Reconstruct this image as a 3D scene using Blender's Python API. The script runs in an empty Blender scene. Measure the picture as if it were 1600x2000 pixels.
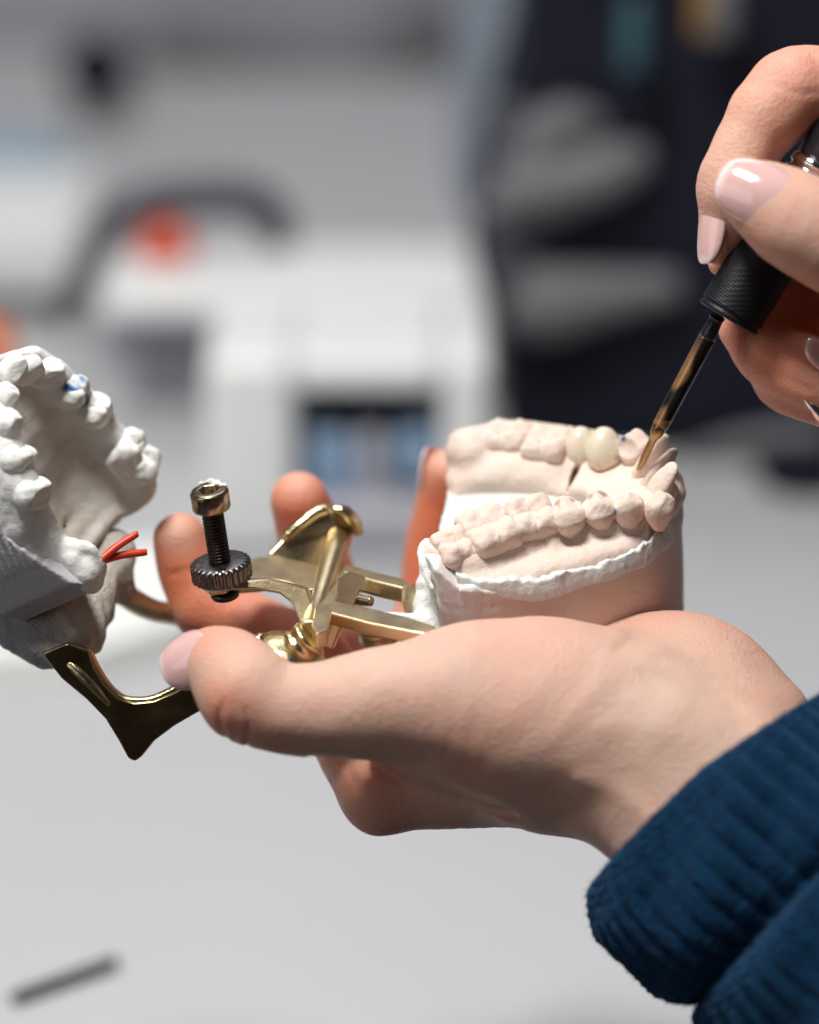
import bpy, math, random
import numpy as np
from mathutils import Vector, Matrix

# ------------------------------------------------------------------ camera, light, exposure
F = 6555.0            # focal length in pixels of the 1600 px wide frame
D0 = 750.0            # mm from the camera to the hands
TH = math.radians(22) # the camera looks down by this much
CT, ST = math.cos(TH), math.sin(TH)
HZ = 0.194            # height of the hands above the table, m
R_ = np.array([1, 0, 0.]); U_ = np.array([0, ST, CT]); F_ = np.array([0, CT, -ST])
scene = bpy.context.scene
col = scene.collection
cam_d = bpy.data.cameras.new('camera'); cam = bpy.data.objects.new('camera', cam_d); col.objects.link(cam)
cam.location = Vector((0, 0, HZ)) - Vector(F_) * D0 / 1000
cam.rotation_euler = (math.pi / 2 - TH, 0, 0)
cam_d.sensor_fit = 'HORIZONTAL'; cam_d.sensor_width = 36; cam_d.lens = 36 * F / 1600
cam_d.clip_start = 0.02; cam_d.clip_end = 50
cam_d.dof.use_dof = True; cam_d.dof.focus_distance = 0.754; cam_d.dof.aperture_fstop = cam_d.lens / 27.0
scene.camera = cam

world = bpy.data.worlds.new('World'); scene.world = world; world.use_nodes = True
bg = world.node_tree.nodes['Background']; bg.inputs[1].default_value = 0.16
_n = world.node_tree.nodes; _l = world.node_tree.links      # a dim room: dark behind the camera, paler walls ahead and above
_tc = _n.new('ShaderNodeTexCoord'); _sx = _n.new('ShaderNodeSeparateXYZ'); _l.new(_tc.outputs['Generated'], _sx.inputs[0])
_mr = _n.new('ShaderNodeMapRange'); _mr.inputs['From Min'].default_value = -0.55; _mr.inputs['From Max'].default_value = 0.75; _l.new(_sx.outputs['Y'], _mr.inputs['Value'])
_cr = _n.new('ShaderNodeMix'); _cr.data_type = 'RGBA'; _l.new(_mr.outputs['Result'], _cr.inputs[0]); _cr.inputs[6].default_value = (0.16, 0.14, 0.145, 1); _cr.inputs[7].default_value = (0.90, 0.93, 1.0, 1)
_l.new(_cr.outputs[2], bg.inputs[0])

def area(name, loc, target, sx, sy, power, color):
    l = bpy.data.lights.new(name, 'AREA'); l.shape = 'RECTANGLE'; l.size = sx; l.size_y = sy
    l.energy = power; l.color = color
    o = bpy.data.objects.new(name, l); col.objects.link(o); o.location = loc
    o.rotation_euler = (Vector(target) - Vector(loc)).to_track_quat('-Z', 'Y').to_euler()
    return o
area('key_softbox', (-0.26, -0.15, 1.20), (0.0, 0.0, 0.19), 0.30, 0.22, 17.0, (1.0, 0.975, 0.94))
area('background_fill', (-0.3, 1.6, 2.3), (0.0, 0.9, 0.0), 1.6, 0.9, 17.0, (0.95, 0.95, 1.0))  # added lamp that brightens the bench and wall behind
area('fill_light', (-1.1, -0.75, 0.62), (0, 0.0, 0.17), 0.9, 0.9, 2.8, (1.0, 0.97, 0.96))  # added soft fill from the camera's left, not a real window

scene.view_settings.view_transform = 'Standard'; scene.view_settings.look = 'None'
scene.view_settings.exposure = 0.0; scene.view_settings.gamma = 1.0; scene.view_settings.use_curve_mapping = False
scene.cycles.use_denoising = True
scene.cycles.max_bounces = 8
scene.cycles.sample_clamp_indirect = 4.0

# ------------------------------------------------------------------ coordinates
def V(px, py, dz=0.0):
    d = D0 + dz
    return np.array([(px - 800) / F * d, -(py - 1000) / F * d, dz])
def W(v):                      # mm around the focus point -> world metres
    v = np.asarray(v, float)
    return (v[..., 0:1] * R_ + v[..., 1:2] * U_ + v[..., 2:3] * F_) / 1000 + np.array([0, 0, HZ])
def inv_W(w):
    w = (np.asarray(w, float) - np.array([0, 0, HZ])) * 1000
    return np.stack([w @ R_, w @ U_, w @ F_], -1)
UP = np.array([0, CT, -ST]); AWAY = np.array([0, ST, CT]); RIGHT = np.array([1., 0, 0])
def T(px, py, z=0.0):          # where the line of sight meets the height z above the table
    c = np.array(cam.location); r = ((px - 800) / F) * R_ - ((py - 1000) / F) * U_ + F_
    k = (z - c[2]) / r[2]
    return c + r * k
def nrm(a):
    a = np.asarray(a, float); return a / np.linalg.norm(a)
def on_plane(px, py, p0, n):
    r = np.array([(px - 800) / F, -(py - 1000) / F, 1.0]); o = np.array([0, 0, -D0])
    k = np.dot(p0 - o, n) / np.dot(r, n)
    return o + r * k

# ------------------------------------------------------------------ objects
def thing(name, label, cat, loc, group=None):
    o = bpy.data.objects.new(name, None); col.objects.link(o)
    o.empty_display_size = 0.01
    o.location = Vector(loc); o['label'] = label; o['category'] = cat
    if group: o['group'] = group
    return o
def root_loc(p):
    while p is not None and p.parent is not None: p = p.parent
    return np.array(p.location) if p is not None else np.zeros(3)
def obj(name, verts, faces, mat, parent=None, smooth=True, view=True, label=None, cat=None, kind=None, group=None, loc=None, attr=None):
    v = W(verts) if view else np.asarray(verts, float)
    base = root_loc(parent) if parent is not None else (np.array(loc, float) if (loc is not None and view) else np.zeros(3))
    v = v - base
    vol = 0.0; cen = v.mean(0)      # faces must look outwards
    if isinstance(faces, np.ndarray):
        a, b, c, d = (v[faces[:, i]] - cen for i in range(4)); vol = np.einsum('ij,ij->', a, np.cross(b, c)) + np.einsum('ij,ij->', a, np.cross(c, d))
    else:
        for f_ in faces:
            p = v[list(f_)] - cen; vol += (np.cross(p[1:-1], p[2:]) @ p[0]).sum()
    if vol < 0: faces = [tuple(f_)[::-1] for f_ in (faces.tolist() if isinstance(faces, np.ndarray) else faces)]
    me = bpy.data.meshes.new(name)
    me.from_pydata(v.tolist(), [], [tuple(int(i) for i in f) for f in faces])
    me.validate(); me.update()
    if attr is not None:
        for an, av in attr.items():
            a = me.attributes.new(an, 'FLOAT', 'POINT')
            a.data.foreach_set('value', np.asarray(av, np.float32))
    me.polygons.foreach_set('use_smooth', [smooth] * len(me.polygons))
    me.materials.append(mat)
    o = bpy.data.objects.new(name, me); col.objects.link(o)
    if parent is not None: o.parent = parent
    elif loc is not None: o.location = Vector(loc)
    if label: o['label'] = label
    if cat: o['category'] = cat
    if kind: o['kind'] = kind
    if group: o['group'] = group
    return o
def bevel(o, w, seg=3, angle=35):
    m = o.modifiers.new('bevel', 'BEVEL'); m.width = w / 1000; m.segments = seg; m.limit_method = 'ANGLE'; m.angle_limit = math.radians(angle)
    n = o.modifiers.new('wn', 'WEIGHTED_NORMAL'); n.keep_sharp = True
    return o

# ------------------------------------------------------------------ signed distance sculpting
def smin(a, b, k):
    if k <= 0: return np.minimum(a, b)
    h = np.clip(0.5 + 0.5 * (b - a) / k, 0, 1)
    return b + (a - b) * h - k * h * (1 - h)
class Vol:
    def __init__(s, lo, hi, h):
        s.lo = np.array(lo, np.float32); s.h = h
        s.n = np.ceil((np.array(hi) - s.lo) / h).astype(int) + 1
        s.f = np.full(s.n, 60.0, np.float32)
        s.ax = [s.lo[i] + np.arange(s.n[i], dtype=np.float32) * h for i in range(3)]
    def box(s, lo, hi):
        a = np.clip(np.floor((np.array(lo) - s.lo) / s.h).astype(int), 0, s.n - 1)
        b = np.clip(np.ceil((np.array(hi) - s.lo) / s.h).astype(int) + 1, 1, s.n)
        sl = tuple(slice(a[i], max(b[i], a[i] + 1)) for i in range(3))
        X, Y, Z = np.meshgrid(s.ax[0][sl[0]], s.ax[1][sl[1]], s.ax[2][sl[2]], indexing='ij', sparse=True)
        return sl, X, Y, Z
    def add(s, fn, lo, hi, k=0.0, m=None):
        m = (k + 4 * s.h + 1.0) if m is None else m
        sl, X, Y, Z = s.box(np.array(lo) - m, np.array(hi) + m)
        s.f[sl] = smin(s.f[sl], fn(X, Y, Z).astype(np.float32), k)
    def sub(s, fn, lo, hi, k=0.0):
        m = k + 4 * s.h + 1.0
        sl, X, Y, Z = s.box(np.array(lo) - m, np.array(hi) + m)
        s.f[sl] = -smin(-s.f[sl], fn(X, Y, Z).astype(np.float32), k)
    def cone(s, a, b, ra, rb, k=0.0, flat=None):
        a, b = np.array(a, float), np.array(b, float)
        r = max(ra, rb)
        def fn(X, Y, Z):
            return cone_d(X, Y, Z, a, b, ra, rb, flat)
        s.add(fn, np.minimum(a, b) - r, np.maximum(a, b) + r, k)
    def tube(s, pts, rad, k=0.0, flat=None, sub=5):
        P, Rr = spline(pts, rad, sub)
        r = max(Rr); lo, hi = P.min(0) - r, P.max(0) + r; m = k + 4 * s.h + 1
        sl, X, Y, Z = s.box(lo - m, hi + m)
        t = Vol.__new__(Vol); t.lo, t.h, t.ax = s.lo, s.h, s.ax; t.n = s.n
        tmp = np.full(s.f[sl].shape, 60.0, np.float32)
        o = np.array([q.start for q in sl])
        for i in range(len(P) - 1):
            rr = max(Rr[i], Rr[i + 1]) + m
            s2, X2, Y2, Z2 = s.box(np.minimum(P[i], P[i + 1]) - rr, np.maximum(P[i], P[i + 1]) + rr)
            l2 = tuple(slice(max(q.start - o[j], 0), min(q.stop - o[j], tmp.shape[j])) for j, q in enumerate(s2))
            d = cone_d(X2, Y2, Z2, P[i], P[i + 1], Rr[i], Rr[i + 1], flat)
            d = d[tuple(slice(0, l2[j].stop - l2[j].start) for j in range(3))]
            tmp[l2] = np.minimum(tmp[l2], d)
        s.f[sl] = smin(s.f[sl], tmp, k)
    def ell(s, c, r, k=0.0, rot=None, sub=False):
        c = np.array(c, float); r = np.array(r, float)
        M = np.eye(3) if rot is None else np.array(rot, float)
        def fn(X, Y, Z):
            return ell_d(X, Y, Z, c, r, M)
        R = max(r)
        (s.sub if sub else s.add)(fn, c - R, c + R, k)
    def warp(s, fn):
        X, Y, Z = np.meshgrid(*s.ax, indexing='ij', sparse=True)
        s.f += fn(X, Y, Z).astype(np.float32)
    def groove2d(s, path, depth, w, zmax=1e9, zmin=-1e9):
        # a crease followed in the x, y plane on the side that faces -z
        P = np.array([p[:2] for p in path], float); P, _ = spline(P, [1] * len(P), 5)
        m = w * 3.2
        sl, X, Y, Z = s.box(np.r_[P.min(0) - m, -1e4], np.r_[P.max(0) + m, 1e4])
        X2, Y2 = X[:, :, 0], Y[:, :, 0]
        best = np.full(np.broadcast(X2, Y2).shape, 1e6)
        n = len(P) - 1
        for i in range(n):
            a, b = P[i], P[i + 1]; ab = b - a; L = ab @ ab + 1e-9
            t = np.clip(((X2 - a[0]) * ab[0] + (Y2 - a[1]) * ab[1]) / L, 0, 1)
            d = (X2 - a[0] - t * ab[0]) ** 2 + (Y2 - a[1] - t * ab[1]) ** 2
            e = (i + t) / n; fade = np.clip(np.minimum(e, 1 - e) * 6, 0.05, 1)
            best = np.minimum(best, d / fade)
        g = depth * np.exp(-best / (w * w))
        s.f[sl] += (g[:, :, None] * ((Z < zmax) & (Z > zmin))).astype(np.float32)
    def mesh(s):
        return surface_nets(s.f, s.lo, s.h)
def cone_d(X, Y, Z, a, b, ra, rb, flat=None):
    ab = b - a; L = float(ab @ ab) + 1e-9
    t = np.clip(((X - a[0]) * ab[0] + (Y - a[1]) * ab[1] + (Z - a[2]) * ab[2]) / L, 0, 1)
    qx, qy, qz = X - a[0] - t * ab[0], Y - a[1] - t * ab[1], Z - a[2] - t * ab[2]
    if flat is not None:
        n, fz = flat
        c = (qx * n[0] + qy * n[1] + qz * n[2]); g = (1 / fz - 1) * c
        qx = qx + g * n[0]; qy = qy + g * n[1]; qz = qz + g * n[2]
    return (np.sqrt(qx * qx + qy * qy + qz * qz) - (ra + (rb - ra) * t)).astype(np.float32)
def ell_d(X, Y, Z, c, r, M):
    dx, dy, dz = X - c[0], Y - c[1], Z - c[2]
    a = (dx * M[0][0] + dy * M[0][1] + dz * M[0][2]); b = (dx * M[1][0] + dy * M[1][1] + dz * M[1][2]); e = (dx * M[2][0] + dy * M[2][1] + dz * M[2][2])
    k0 = np.sqrt((a / r[0]) ** 2 + (b / r[1]) ** 2 + (e / r[2]) ** 2)
    k1 = np.sqrt((a / r[0] ** 2) ** 2 + (b / r[1] ** 2) ** 2 + (e / r[2] ** 2) ** 2) + 1e-6
    return k0 * (k0 - 1) / k1
def spline(pts, rad, sub):
    P = np.array(pts, float); Rr = np.array(rad, float); Q = np.c_[P, Rr]
    if len(Q) < 3 or sub <= 1: return P, Rr
    E = np.vstack([2 * Q[0] - Q[1], Q, 2 * Q[-1] - Q[-2]]); out = []
    for i in range(1, len(E) - 2):
        for j in range(sub):
            t = j / sub
            out.append(0.5 * ((2 * E[i]) + (-E[i - 1] + E[i + 1]) * t + (2 * E[i - 1] - 5 * E[i] + 4 * E[i + 1] - E[i + 2]) * t * t + (-E[i - 1] + 3 * E[i] - 3 * E[i + 1] + E[i + 2]) * t ** 3))
    out.append(E[-2]); out = np.array(out)
    return out[:, :-1], np.maximum(out[:, -1], 1e-5)
def surface_nets(f, lo, h):
    f = f.copy(); f[0] = f[-1] = 5; f[:, 0] = f[:, -1] = 5; f[:, :, 0] = f[:, :, -1] = 5
    ins = f < 0; n = np.array(f.shape) - 1
    def c(a, i, j, k): return a[i:i + n[0], j:j + n[1], k:k + n[2]]
    cnt = np.zeros(n, np.uint8); cs = [(i, j, k) for i in (0, 1) for j in (0, 1) for k in (0, 1)]
    for q in cs: cnt += c(ins, *q)
    act = (cnt > 0) & (cnt < 8); idx = np.argwhere(act)
    num = np.zeros((len(idx), 3)); den = np.zeros(len(idx))
    val = {q: f[idx[:, 0] + q[0], idx[:, 1] + q[1], idx[:, 2] + q[2]].astype(float) for q in cs}
    for q in cs:
        for ax in range(3):
            if q[ax]: continue
            p = list(q); p[ax] = 1; p = tuple(p); a, b = val[q], val[p]
            m = (a < 0) != (b < 0)
            t = np.where(m, a / np.where(a == b, 1, a - b), 0)
            pos = np.array(q, float)[None] + np.zeros((len(idx), 3)); pos[:, ax] += t
            num += pos * m[:, None]; den += m
    verts = (idx + num / den[:, None]) * h + lo
    vid = np.full(n, -1, np.int64); vid[act] = np.arange(len(idx))
    faces = []
    for ax in range(3):
        o1, o2 = (ax + 1) % 3, (ax + 2) % 3
        sl0 = [slice(None)] * 3; sl1 = [slice(None)] * 3
        sl0[ax] = slice(0, -1); sl1[ax] = slice(1, None)
        A, B = ins[tuple(sl0)], ins[tuple(sl1)]
        e = np.argwhere(A != B)
        e = e[(e[:, o1] > 0) & (e[:, o2] > 0) & (e[:, o1] < n[o1]) & (e[:, o2] < n[o2])]
        s_in = A[e[:, 0], e[:, 1], e[:, 2]]
        def at(d1, d2):
            p = e.copy(); p[:, o1] -= d1; p[:, o2] -= d2
            return vid[p[:, 0], p[:, 1], p[:, 2]]
        q = np.stack([at(1, 1), at(0, 1), at(0, 0), at(1, 0)], 1)
        q[~s_in] = q[~s_in][:, ::-1]
        faces.append(q)
    faces = np.vstack(faces)
    # one light relaxation takes out the stair steps
    for _ in range(2):
        acc = np.zeros_like(verts); w = np.zeros(len(verts))
        for a, b in ((0, 1), (1, 2), (2, 3), (3, 0)):
            np.add.at(acc, faces[:, a], verts[faces[:, b]]); np.add.at(acc, faces[:, b], verts[faces[:, a]])
            np.add.at(w, faces[:, a], 1); np.add.at(w, faces[:, b], 1)
        verts = verts * 0.5 + 0.5 * acc / np.maximum(w, 1)[:, None]
    return verts, faces
def wob(seed, size, n=7):      # smooth pseudo-noise, about -1 to 1, feature size in mm
    r = np.random.RandomState(seed); K = r.normal(size=(n, 3)); K = K / np.linalg.norm(K, axis=1)[:, None] * (2 * math.pi / size) * r.uniform(0.6, 1.5, n)[:, None]; ph = r.uniform(0, 6.28, n)
    def fn(X, Y, Z):
        s = 0
        for i in range(n): s = s + np.sin(K[i, 0] * X + K[i, 1] * Y + K[i, 2] * Z + ph[i])
        return s / n * 1.6
    return fn

# ------------------------------------------------------------------ materials
def material(name, base, rough=0.5, metal=0.0, **kw):
    m = bpy.data.materials.new(name); m.use_nodes = True; nt = m.node_tree; N = nt.nodes; Lk = nt.links
    b = N['Principled BSDF']; b.inputs['Base Color'].default_value = (*base, 1); b.inputs['Roughness'].default_value = rough; b.inputs['Metallic'].default_value = metal
    tc = N.new('ShaderNodeTexCoord')
    if 'spec' in kw: b.inputs['Specular IOR Level'].default_value = kw['spec']
    if 'sss' in kw:
        w, r, sc = kw['sss']; b.inputs['Subsurface Weight'].default_value = w; b.inputs['Subsurface Radius'].default_value = r; b.inputs['Subsurface Scale'].default_value = sc
    if 'coat' in kw: b.inputs['Coat Weight'].default_value = kw['coat']; b.inputs['Coat Roughness'].default_value = kw.get('coat_rough', 0.03)
    if 'sheen' in kw: b.inputs['Sheen Weight'].default_value = kw['sheen'][0]; b.inputs['Sheen Tint'].default_value = (*kw['sheen'][1], 1); b.inputs['Sheen Roughness'].default_value = 0.4
    def noise(scale, detail=4, rgh=0.6):
        n = N.new('ShaderNodeTexNoise'); n.inputs['Scale'].default_value = scale; n.inputs['Detail'].default_value = detail; n.inputs['Roughness'].default_value = rgh
        Lk.new(tc.outputs['Object'], n.inputs['Vector']); return n.outputs['Fac']
    def ramp(src, a, c):
        r = N.new('ShaderNodeMapRange'); r.inputs['From Min'].default_value = a; r.inputs['From Max'].default_value = c; Lk.new(src, r.inputs['Value']); return r.outputs['Result']
    def mix(fac, A, B):
        x = N.new('ShaderNodeMix'); x.data_type = 'RGBA'; Lk.new(fac, x.inputs['Factor'])
        for s, v in (('A', A), ('B', B)):
            i = [q for q in x.inputs if q.name == s and q.type == 'RGBA'][0]
            if isinstance(v, tuple): i.default_value = (*v, 1)
            else: Lk.new(v, i)
        return [q for q in x.outputs if q.type == 'RGBA'][0]
    cur = base
    for sc, lo, hi, c2 in kw.get('blotch', []):
        cur = mix(ramp(noise(sc), lo, hi), cur, c2)
    for an, c2 in kw.get('attrs', []):
        a = N.new('ShaderNodeAttribute'); a.attribute_name = an
        cur = mix(a.outputs['Fac'], cur, c2)
    if not isinstance(cur, tuple): Lk.new(cur, b.inputs['Base Color'])
    if 'rough_noise' in kw:
        sc, a, c = kw['rough_noise']; r = N.new('ShaderNodeMapRange'); r.inputs['To Min'].default_value = a; r.inputs['To Max'].default_value = c; r.inputs['From Min'].default_value = 0.3; r.inputs['From Max'].default_value = 0.7
        Lk.new(noise(sc), r.inputs['Value']); Lk.new(r.outputs['Result'], b.inputs['Roughness'])
    last = None
    for sc, dist, *typ in kw.get('bump', []):
        bp = N.new('ShaderNodeBump'); bp.inputs['Strength'].default_value = 1.0; bp.inputs['Distance'].default_value = dist
        if typ and typ[0] == 'vor':
            v = N.new('ShaderNodeTexVoronoi'); v.inputs['Scale'].default_value = sc; Lk.new(tc.outputs['Object'], v.inputs['Vector']); src = v.outputs['Distance']
        elif typ and typ[0] == 'pits':
            v = N.new('ShaderNodeTexVoronoi'); v.inputs['Scale'].default_value = sc; Lk.new(tc.outputs['Object'], v.inputs['Vector']); src = ramp(v.outputs['Distance'], 0.04, 0.16)
        else: src = noise(sc, 6, 0.65)
        Lk.new(src, bp.inputs['Height'])
        if last: Lk.new(last, bp.inputs['Normal'])
        last = bp.outputs['Normal']
    if last: Lk.new(last, b.inputs['Normal'])
    return m
M = {}
skin_kw = dict(spec=0.35, sss=(0.5, (1.0, 0.25, 0.10), 0.006), bump=[(700, 0.00012), (2600, 0.00012, 'vor'), (1100, 0.00012, 'vor')], rough_noise=(900, 0.42, 0.6))
M['skin'] = material('skin', (0.63, 0.37, 0.285), 0.5, blotch=[(45, 0.42, 0.72, (0.65, 0.31, 0.23)), (140, 0.55, 0.85, (0.62, 0.41, 0.33))], attrs=[('red', (0.66, 0.17, 0.07)), ('pale', (0.66, 0.50, 0.40)), ('vein', (0.47, 0.38, 0.36))], **skin_kw)
M['nail'] = material('nail_polish', (0.68, 0.43, 0.41), 0.12, coat=1.0, coat_rough=0.02, sss=(0.3, (1, .4, .3), 0.002), attrs=[('tip', (0.83, 0.68, 0.68))])
M['pink'] = material('pink_plaster', (0.74, 0.60, 0.52), 0.75, spec=0.25, sss=(0.05, (1, .5, .3), 0.001), blotch=[(60, 0.4, 0.7, (0.76, 0.63, 0.56)), (300, 0.5, 0.9, (0.70, 0.56, 0.47))], attrs=[('stain', (0.10, 0.03, 0.05)), ('blue', (0.03, 0.12, 0.32)), ('white', (0.78, 0.80, 0.77))], bump=[(900, 0.00025), (260, 0.0005)])
M['base'] = material('ground_plaster', (0.64, 0.52, 0.455), 0.7, spec=0.25, blotch=[(70, 0.35, 0.7, (0.66, 0.56, 0.50))], attrs=[('white', (0.60, 0.63, 0.61)), ('lit_left', (0.68, 0.62, 0.62)), ('stain', (0.35, 0.14, 0.07))], bump=[(700, 0.0002), (210, 0.0002, 'pits')])
M['white'] = material('white_plaster', (0.76, 0.78, 0.77), 0.8, spec=0.2, blotch=[(200, 0.5, 0.8, (0.70, 0.71, 0.70))], attrs=[('blue', (0.03, 0.10, 0.30))], bump=[(450, 0.0006), (1500, 0.0003)])
M['stone'] = material('white_stone', (0.78, 0.79, 0.76), 0.7, spec=0.25, sss=(0.1, (1, .8, .6), 0.001), blotch=[(120, 0.5, 0.9, (0.72, 0.71, 0.67))], attrs=[('blue', (0.05, 0.16, 0.40)), ('warm', (0.62, 0.54, 0.45))], bump=[(900, 0.0002), (250, 0.0004)])
M['sawn'] = material('sawn_stone', (0.48, 0.47, 0.50), 0.8, spec=0.2, attrs=[('warm', (0.60, 0.53, 0.46))], bump=[(1200, 0.0003)])
M['mount'] = material('mounting_plaster', (0.62, 0.57, 0.51), 0.85, spec=0.2, blotch=[(110, 0.4, 0.7, (0.62, 0.57, 0.51))], attrs=[('grey', (0.42, 0.41, 0.43))], bump=[(300, 0.0014), (1200, 0.0004)])
M['crown'] = material('ceramic_crown', (0.70, 0.625, 0.50), 0.28, coat=0.4, coat_rough=0.15, sss=(0.5, (1, .7, .4), 0.002), attrs=[('neck', (0.62, 0.38, 0.17))])
M['brass'] = material('cast_brass', (0.70, 0.57, 0.36), 0.3, 1.0, rough_noise=(150, 0.27, 0.38), bump=[(1800, 0.00006)], blotch=[(90, 0.4, 0.8, (0.60, 0.46, 0.26))])
M['brass_shiny'] = material('polished_brass', (0.68, 0.56, 0.32), 0.14, 1.0, rough_noise=(300, 0.08, 0.25), bump=[(700, 0.00015)])
M["brass_refl_dark"] = material("brass_reflecting_dark", (0.30, 0.23, 0.12), 0.2, 1.0, rough_noise=(120, 0.10, 0.30), bump=[(1200, 0.00004)])  # same brass, darkened in colour for the dark room it reflects
M['steel'] = material('dark_steel', (0.17, 0.155, 0.155), 0.3, 1.0, rough_noise=(600, 0.2, 0.45), bump=[(900, 0.0001)])
M['steel_head'] = material('worn_steel', (0.34, 0.26, 0.18), 0.2, 1.0, rough_noise=(500, 0.12, 0.4))
M['black_steel'] = material('blackened_steel', (0.07, 0.055, 0.045), 0.35, 1.0)
M['chrome'] = material('chrome', (0.8, 0.8, 0.8), 0.08, 1.0)
M['grip'] = material('black_grip', (0.006, 0.006, 0.009), 0.5, spec=0.28, rough_noise=(300, 0.42, 0.6))
M['black'] = material('black_plastic', (0.012, 0.012, 0.016), 0.3)
M['tool'] = material('blackened_tool', (0.022, 0.018, 0.016), 0.28, 0.6, attrs=[('bronze', (0.36, 0.19, 0.085))], rough_noise=(400, 0.15, 0.4))
M['bronze'] = material('bronze_tip', (0.38, 0.24, 0.11), 0.3, 1.0, rough_noise=(600, 0.2, 0.5))
M['wax'] = material('red_wax', (0.62, 0.05, 0.015), 0.4, sss=(0.3, (1, .2, .1), 0.001))
M['knit'] = material('blue_knit', (0.004, 0.034, 0.085), 0.95, spec=0.1, blotch=[(260, 0.35, 0.7, (0.003, 0.020, 0.055)), (900, 0.5, 0.8, (0.012, 0.070, 0.155))], sheen=(0.25, (0.25, 0.45, 0.8)), bump=[(900, 0.0012)])
M['table'] = material('table_top', (0.49, 0.50, 0.515), 0.5, spec=0.3, blotch=[(3, 0.4, 0.7, (0.46, 0.47, 0.49))])
M['wall'] = material('grey_wall', (0.42, 0.415, 0.455), 0.8)
M['appl'] = material('white_enamel', (0.78, 0.80, 0.80), 0.4)
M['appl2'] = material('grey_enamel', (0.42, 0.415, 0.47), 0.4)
M['pale'] = material('pale_blue', (0.30, 0.44, 0.55), 0.5)
M['blue'] = material('blue_plastic', (0.22, 0.33, 0.48), 0.4)
M['dark'] = material('charcoal', (0.045, 0.042, 0.055), 0.5)
M['navy'] = material('navy_black', (0.009, 0.010, 0.020), 0.6, spec=0.2)
M['grey'] = material('mid_grey', (0.15, 0.15, 0.165), 0.6)
M['red'] = material('red_plastic', (0.62, 0.05, 0.004), 0.4)
M['haze_blue'] = material('blue_grey_card', (0.25, 0.29, 0.35), 0.7)
M['dusk'] = material('dusk_grey', (0.065, 0.068, 0.082), 0.7)
M['orange'] = material('orange_plastic', (0.8, 0.22, 0.08), 0.5)
M['teal'] = material('teal_plastic', (0.03, 0.09, 0.12), 0.5)
M['yellow'] = material('yellow_plastic', (0.30, 0.16, 0.03), 0.5)
M['paper'] = material('white_paper', (0.88, 0.90, 0.87), 0.8)
M['silver'] = material('silver', (0.75, 0.75, 0.76), 0.15, 1.0)

# ------------------------------------------------------------------ plain shapes
def frame_of(axis):
    a = nrm(axis); t = np.array([0, 0, 1.]) if abs(a[2]) < 0.9 else np.array([1., 0, 0])
    x = nrm(np.cross(t, a)); y = np.cross(a, x); return x, y, a
def lathe(p0, axis, prof, n=64, rfun=None, cap=True, ex=None):
    """prof: list of (distance along the axis, radius); rfun(angle, s, r) -> r"""
    x, y, a = frame_of(axis); p0 = np.array(p0, float)
    if ex is not None: x = nrm(ex - np.dot(ex, a) * a); y = np.cross(a, x)
    th = np.arange(n) / n * 2 * math.pi; vs = []; fs = []
    for s, r in prof:
        rr = np.full(n, float(r)) if rfun is None else rfun(th, s, r)
        vs.append(p0 + a * s + (np.cos(th) * rr)[:, None] * x + (np.sin(th) * rr)[:, None] * y)
    m = len(prof); vs = np.vstack(vs)
    for i in range(m - 1):
        for j in range(n):
            k = (j + 1) % n; fs.append((i * n + j, i * n + k, (i + 1) * n + k, (i + 1) * n + j))
    if cap: fs.append(tuple(range(n - 1, -1, -1))); fs.append(tuple((m - 1) * n + j for j in range(n)))
    return vs, fs
def sweep(path, rad, n=16, sub=6, flat=None):
    P, Rr = spline(path, rad, sub); vs = []; fs = []; m = len(P)
    x = frame_of(P[1] - P[0])[0]
    for i in range(m):
        t = nrm(P[min(i + 1, m - 1)] - P[max(i - 1, 0)]); x = nrm(x - np.dot(x, t) * t); y = np.cross(t, x)
        th = np.arange(n) / n * 2 * math.pi
        ring = (np.cos(th) * Rr[i])[:, None] * x + (np.sin(th) * Rr[i])[:, None] * y
        if flat is not None:
            c = ring @ flat[0]; ring = ring - np.outer(c * (1 - flat[1]), flat[0])
        vs.append(P[i] + ring)
    vs = np.vstack(vs)
    for i in range(m - 1):
        for j in range(n):
            k = (j + 1) % n; fs.append((i * n + j, i * n + k, (i + 1) * n + k, (i + 1) * n + j))
    fs.append(tuple(range(n - 1, -1, -1))); fs.append(tuple((m - 1) * n + j for j in range(n)))
    return vs, fs
def prism(pts, ext):
    P = np.array(pts, float); n = len(P); ext = np.array(ext, float)
    vs = np.vstack([P, P + ext]); fs = [tuple(range(n)), tuple(range(2 * n - 1, n - 1, -1))]
    for i in range(n): j = (i + 1) % n; fs.append((i, i + n, j + n, j))
    nn = np.zeros(3)
    for i in range(n): nn += np.cross(P[i], P[(i + 1) % n])
    if np.dot(nn, ext) > 0: fs = [f[::-1] for f in fs]
    return vs, fs
def boxw(c, s, rz=0.0):        # world metres, c = centre of the base
    x, y, z = s; v = np.array([[i * x / 2, j * y / 2, k * z] for k in (0, 1) for i, j in ((-1, -1), (1, -1), (1, 1), (-1, 1))])
    cr, sr = math.cos(rz), math.sin(rz); v = v @ np.array([[cr, sr, 0], [-sr, cr, 0], [0, 0, 1]]) + np.array(c)
    return v, [(3, 2, 1, 0), (4, 5, 6, 7), (0, 1, 5, 4), (1, 2, 6, 5), (2, 3, 7, 6), (3, 0, 4, 7)]
def join(*parts):
    vs = []; fs = []; o = 0
    for v, f in parts:
        vs.append(np.asarray(v)); fs += [tuple(int(i) + o for i in q) for q in f]; o += len(v)
    return np.vstack(vs), fs
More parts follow.
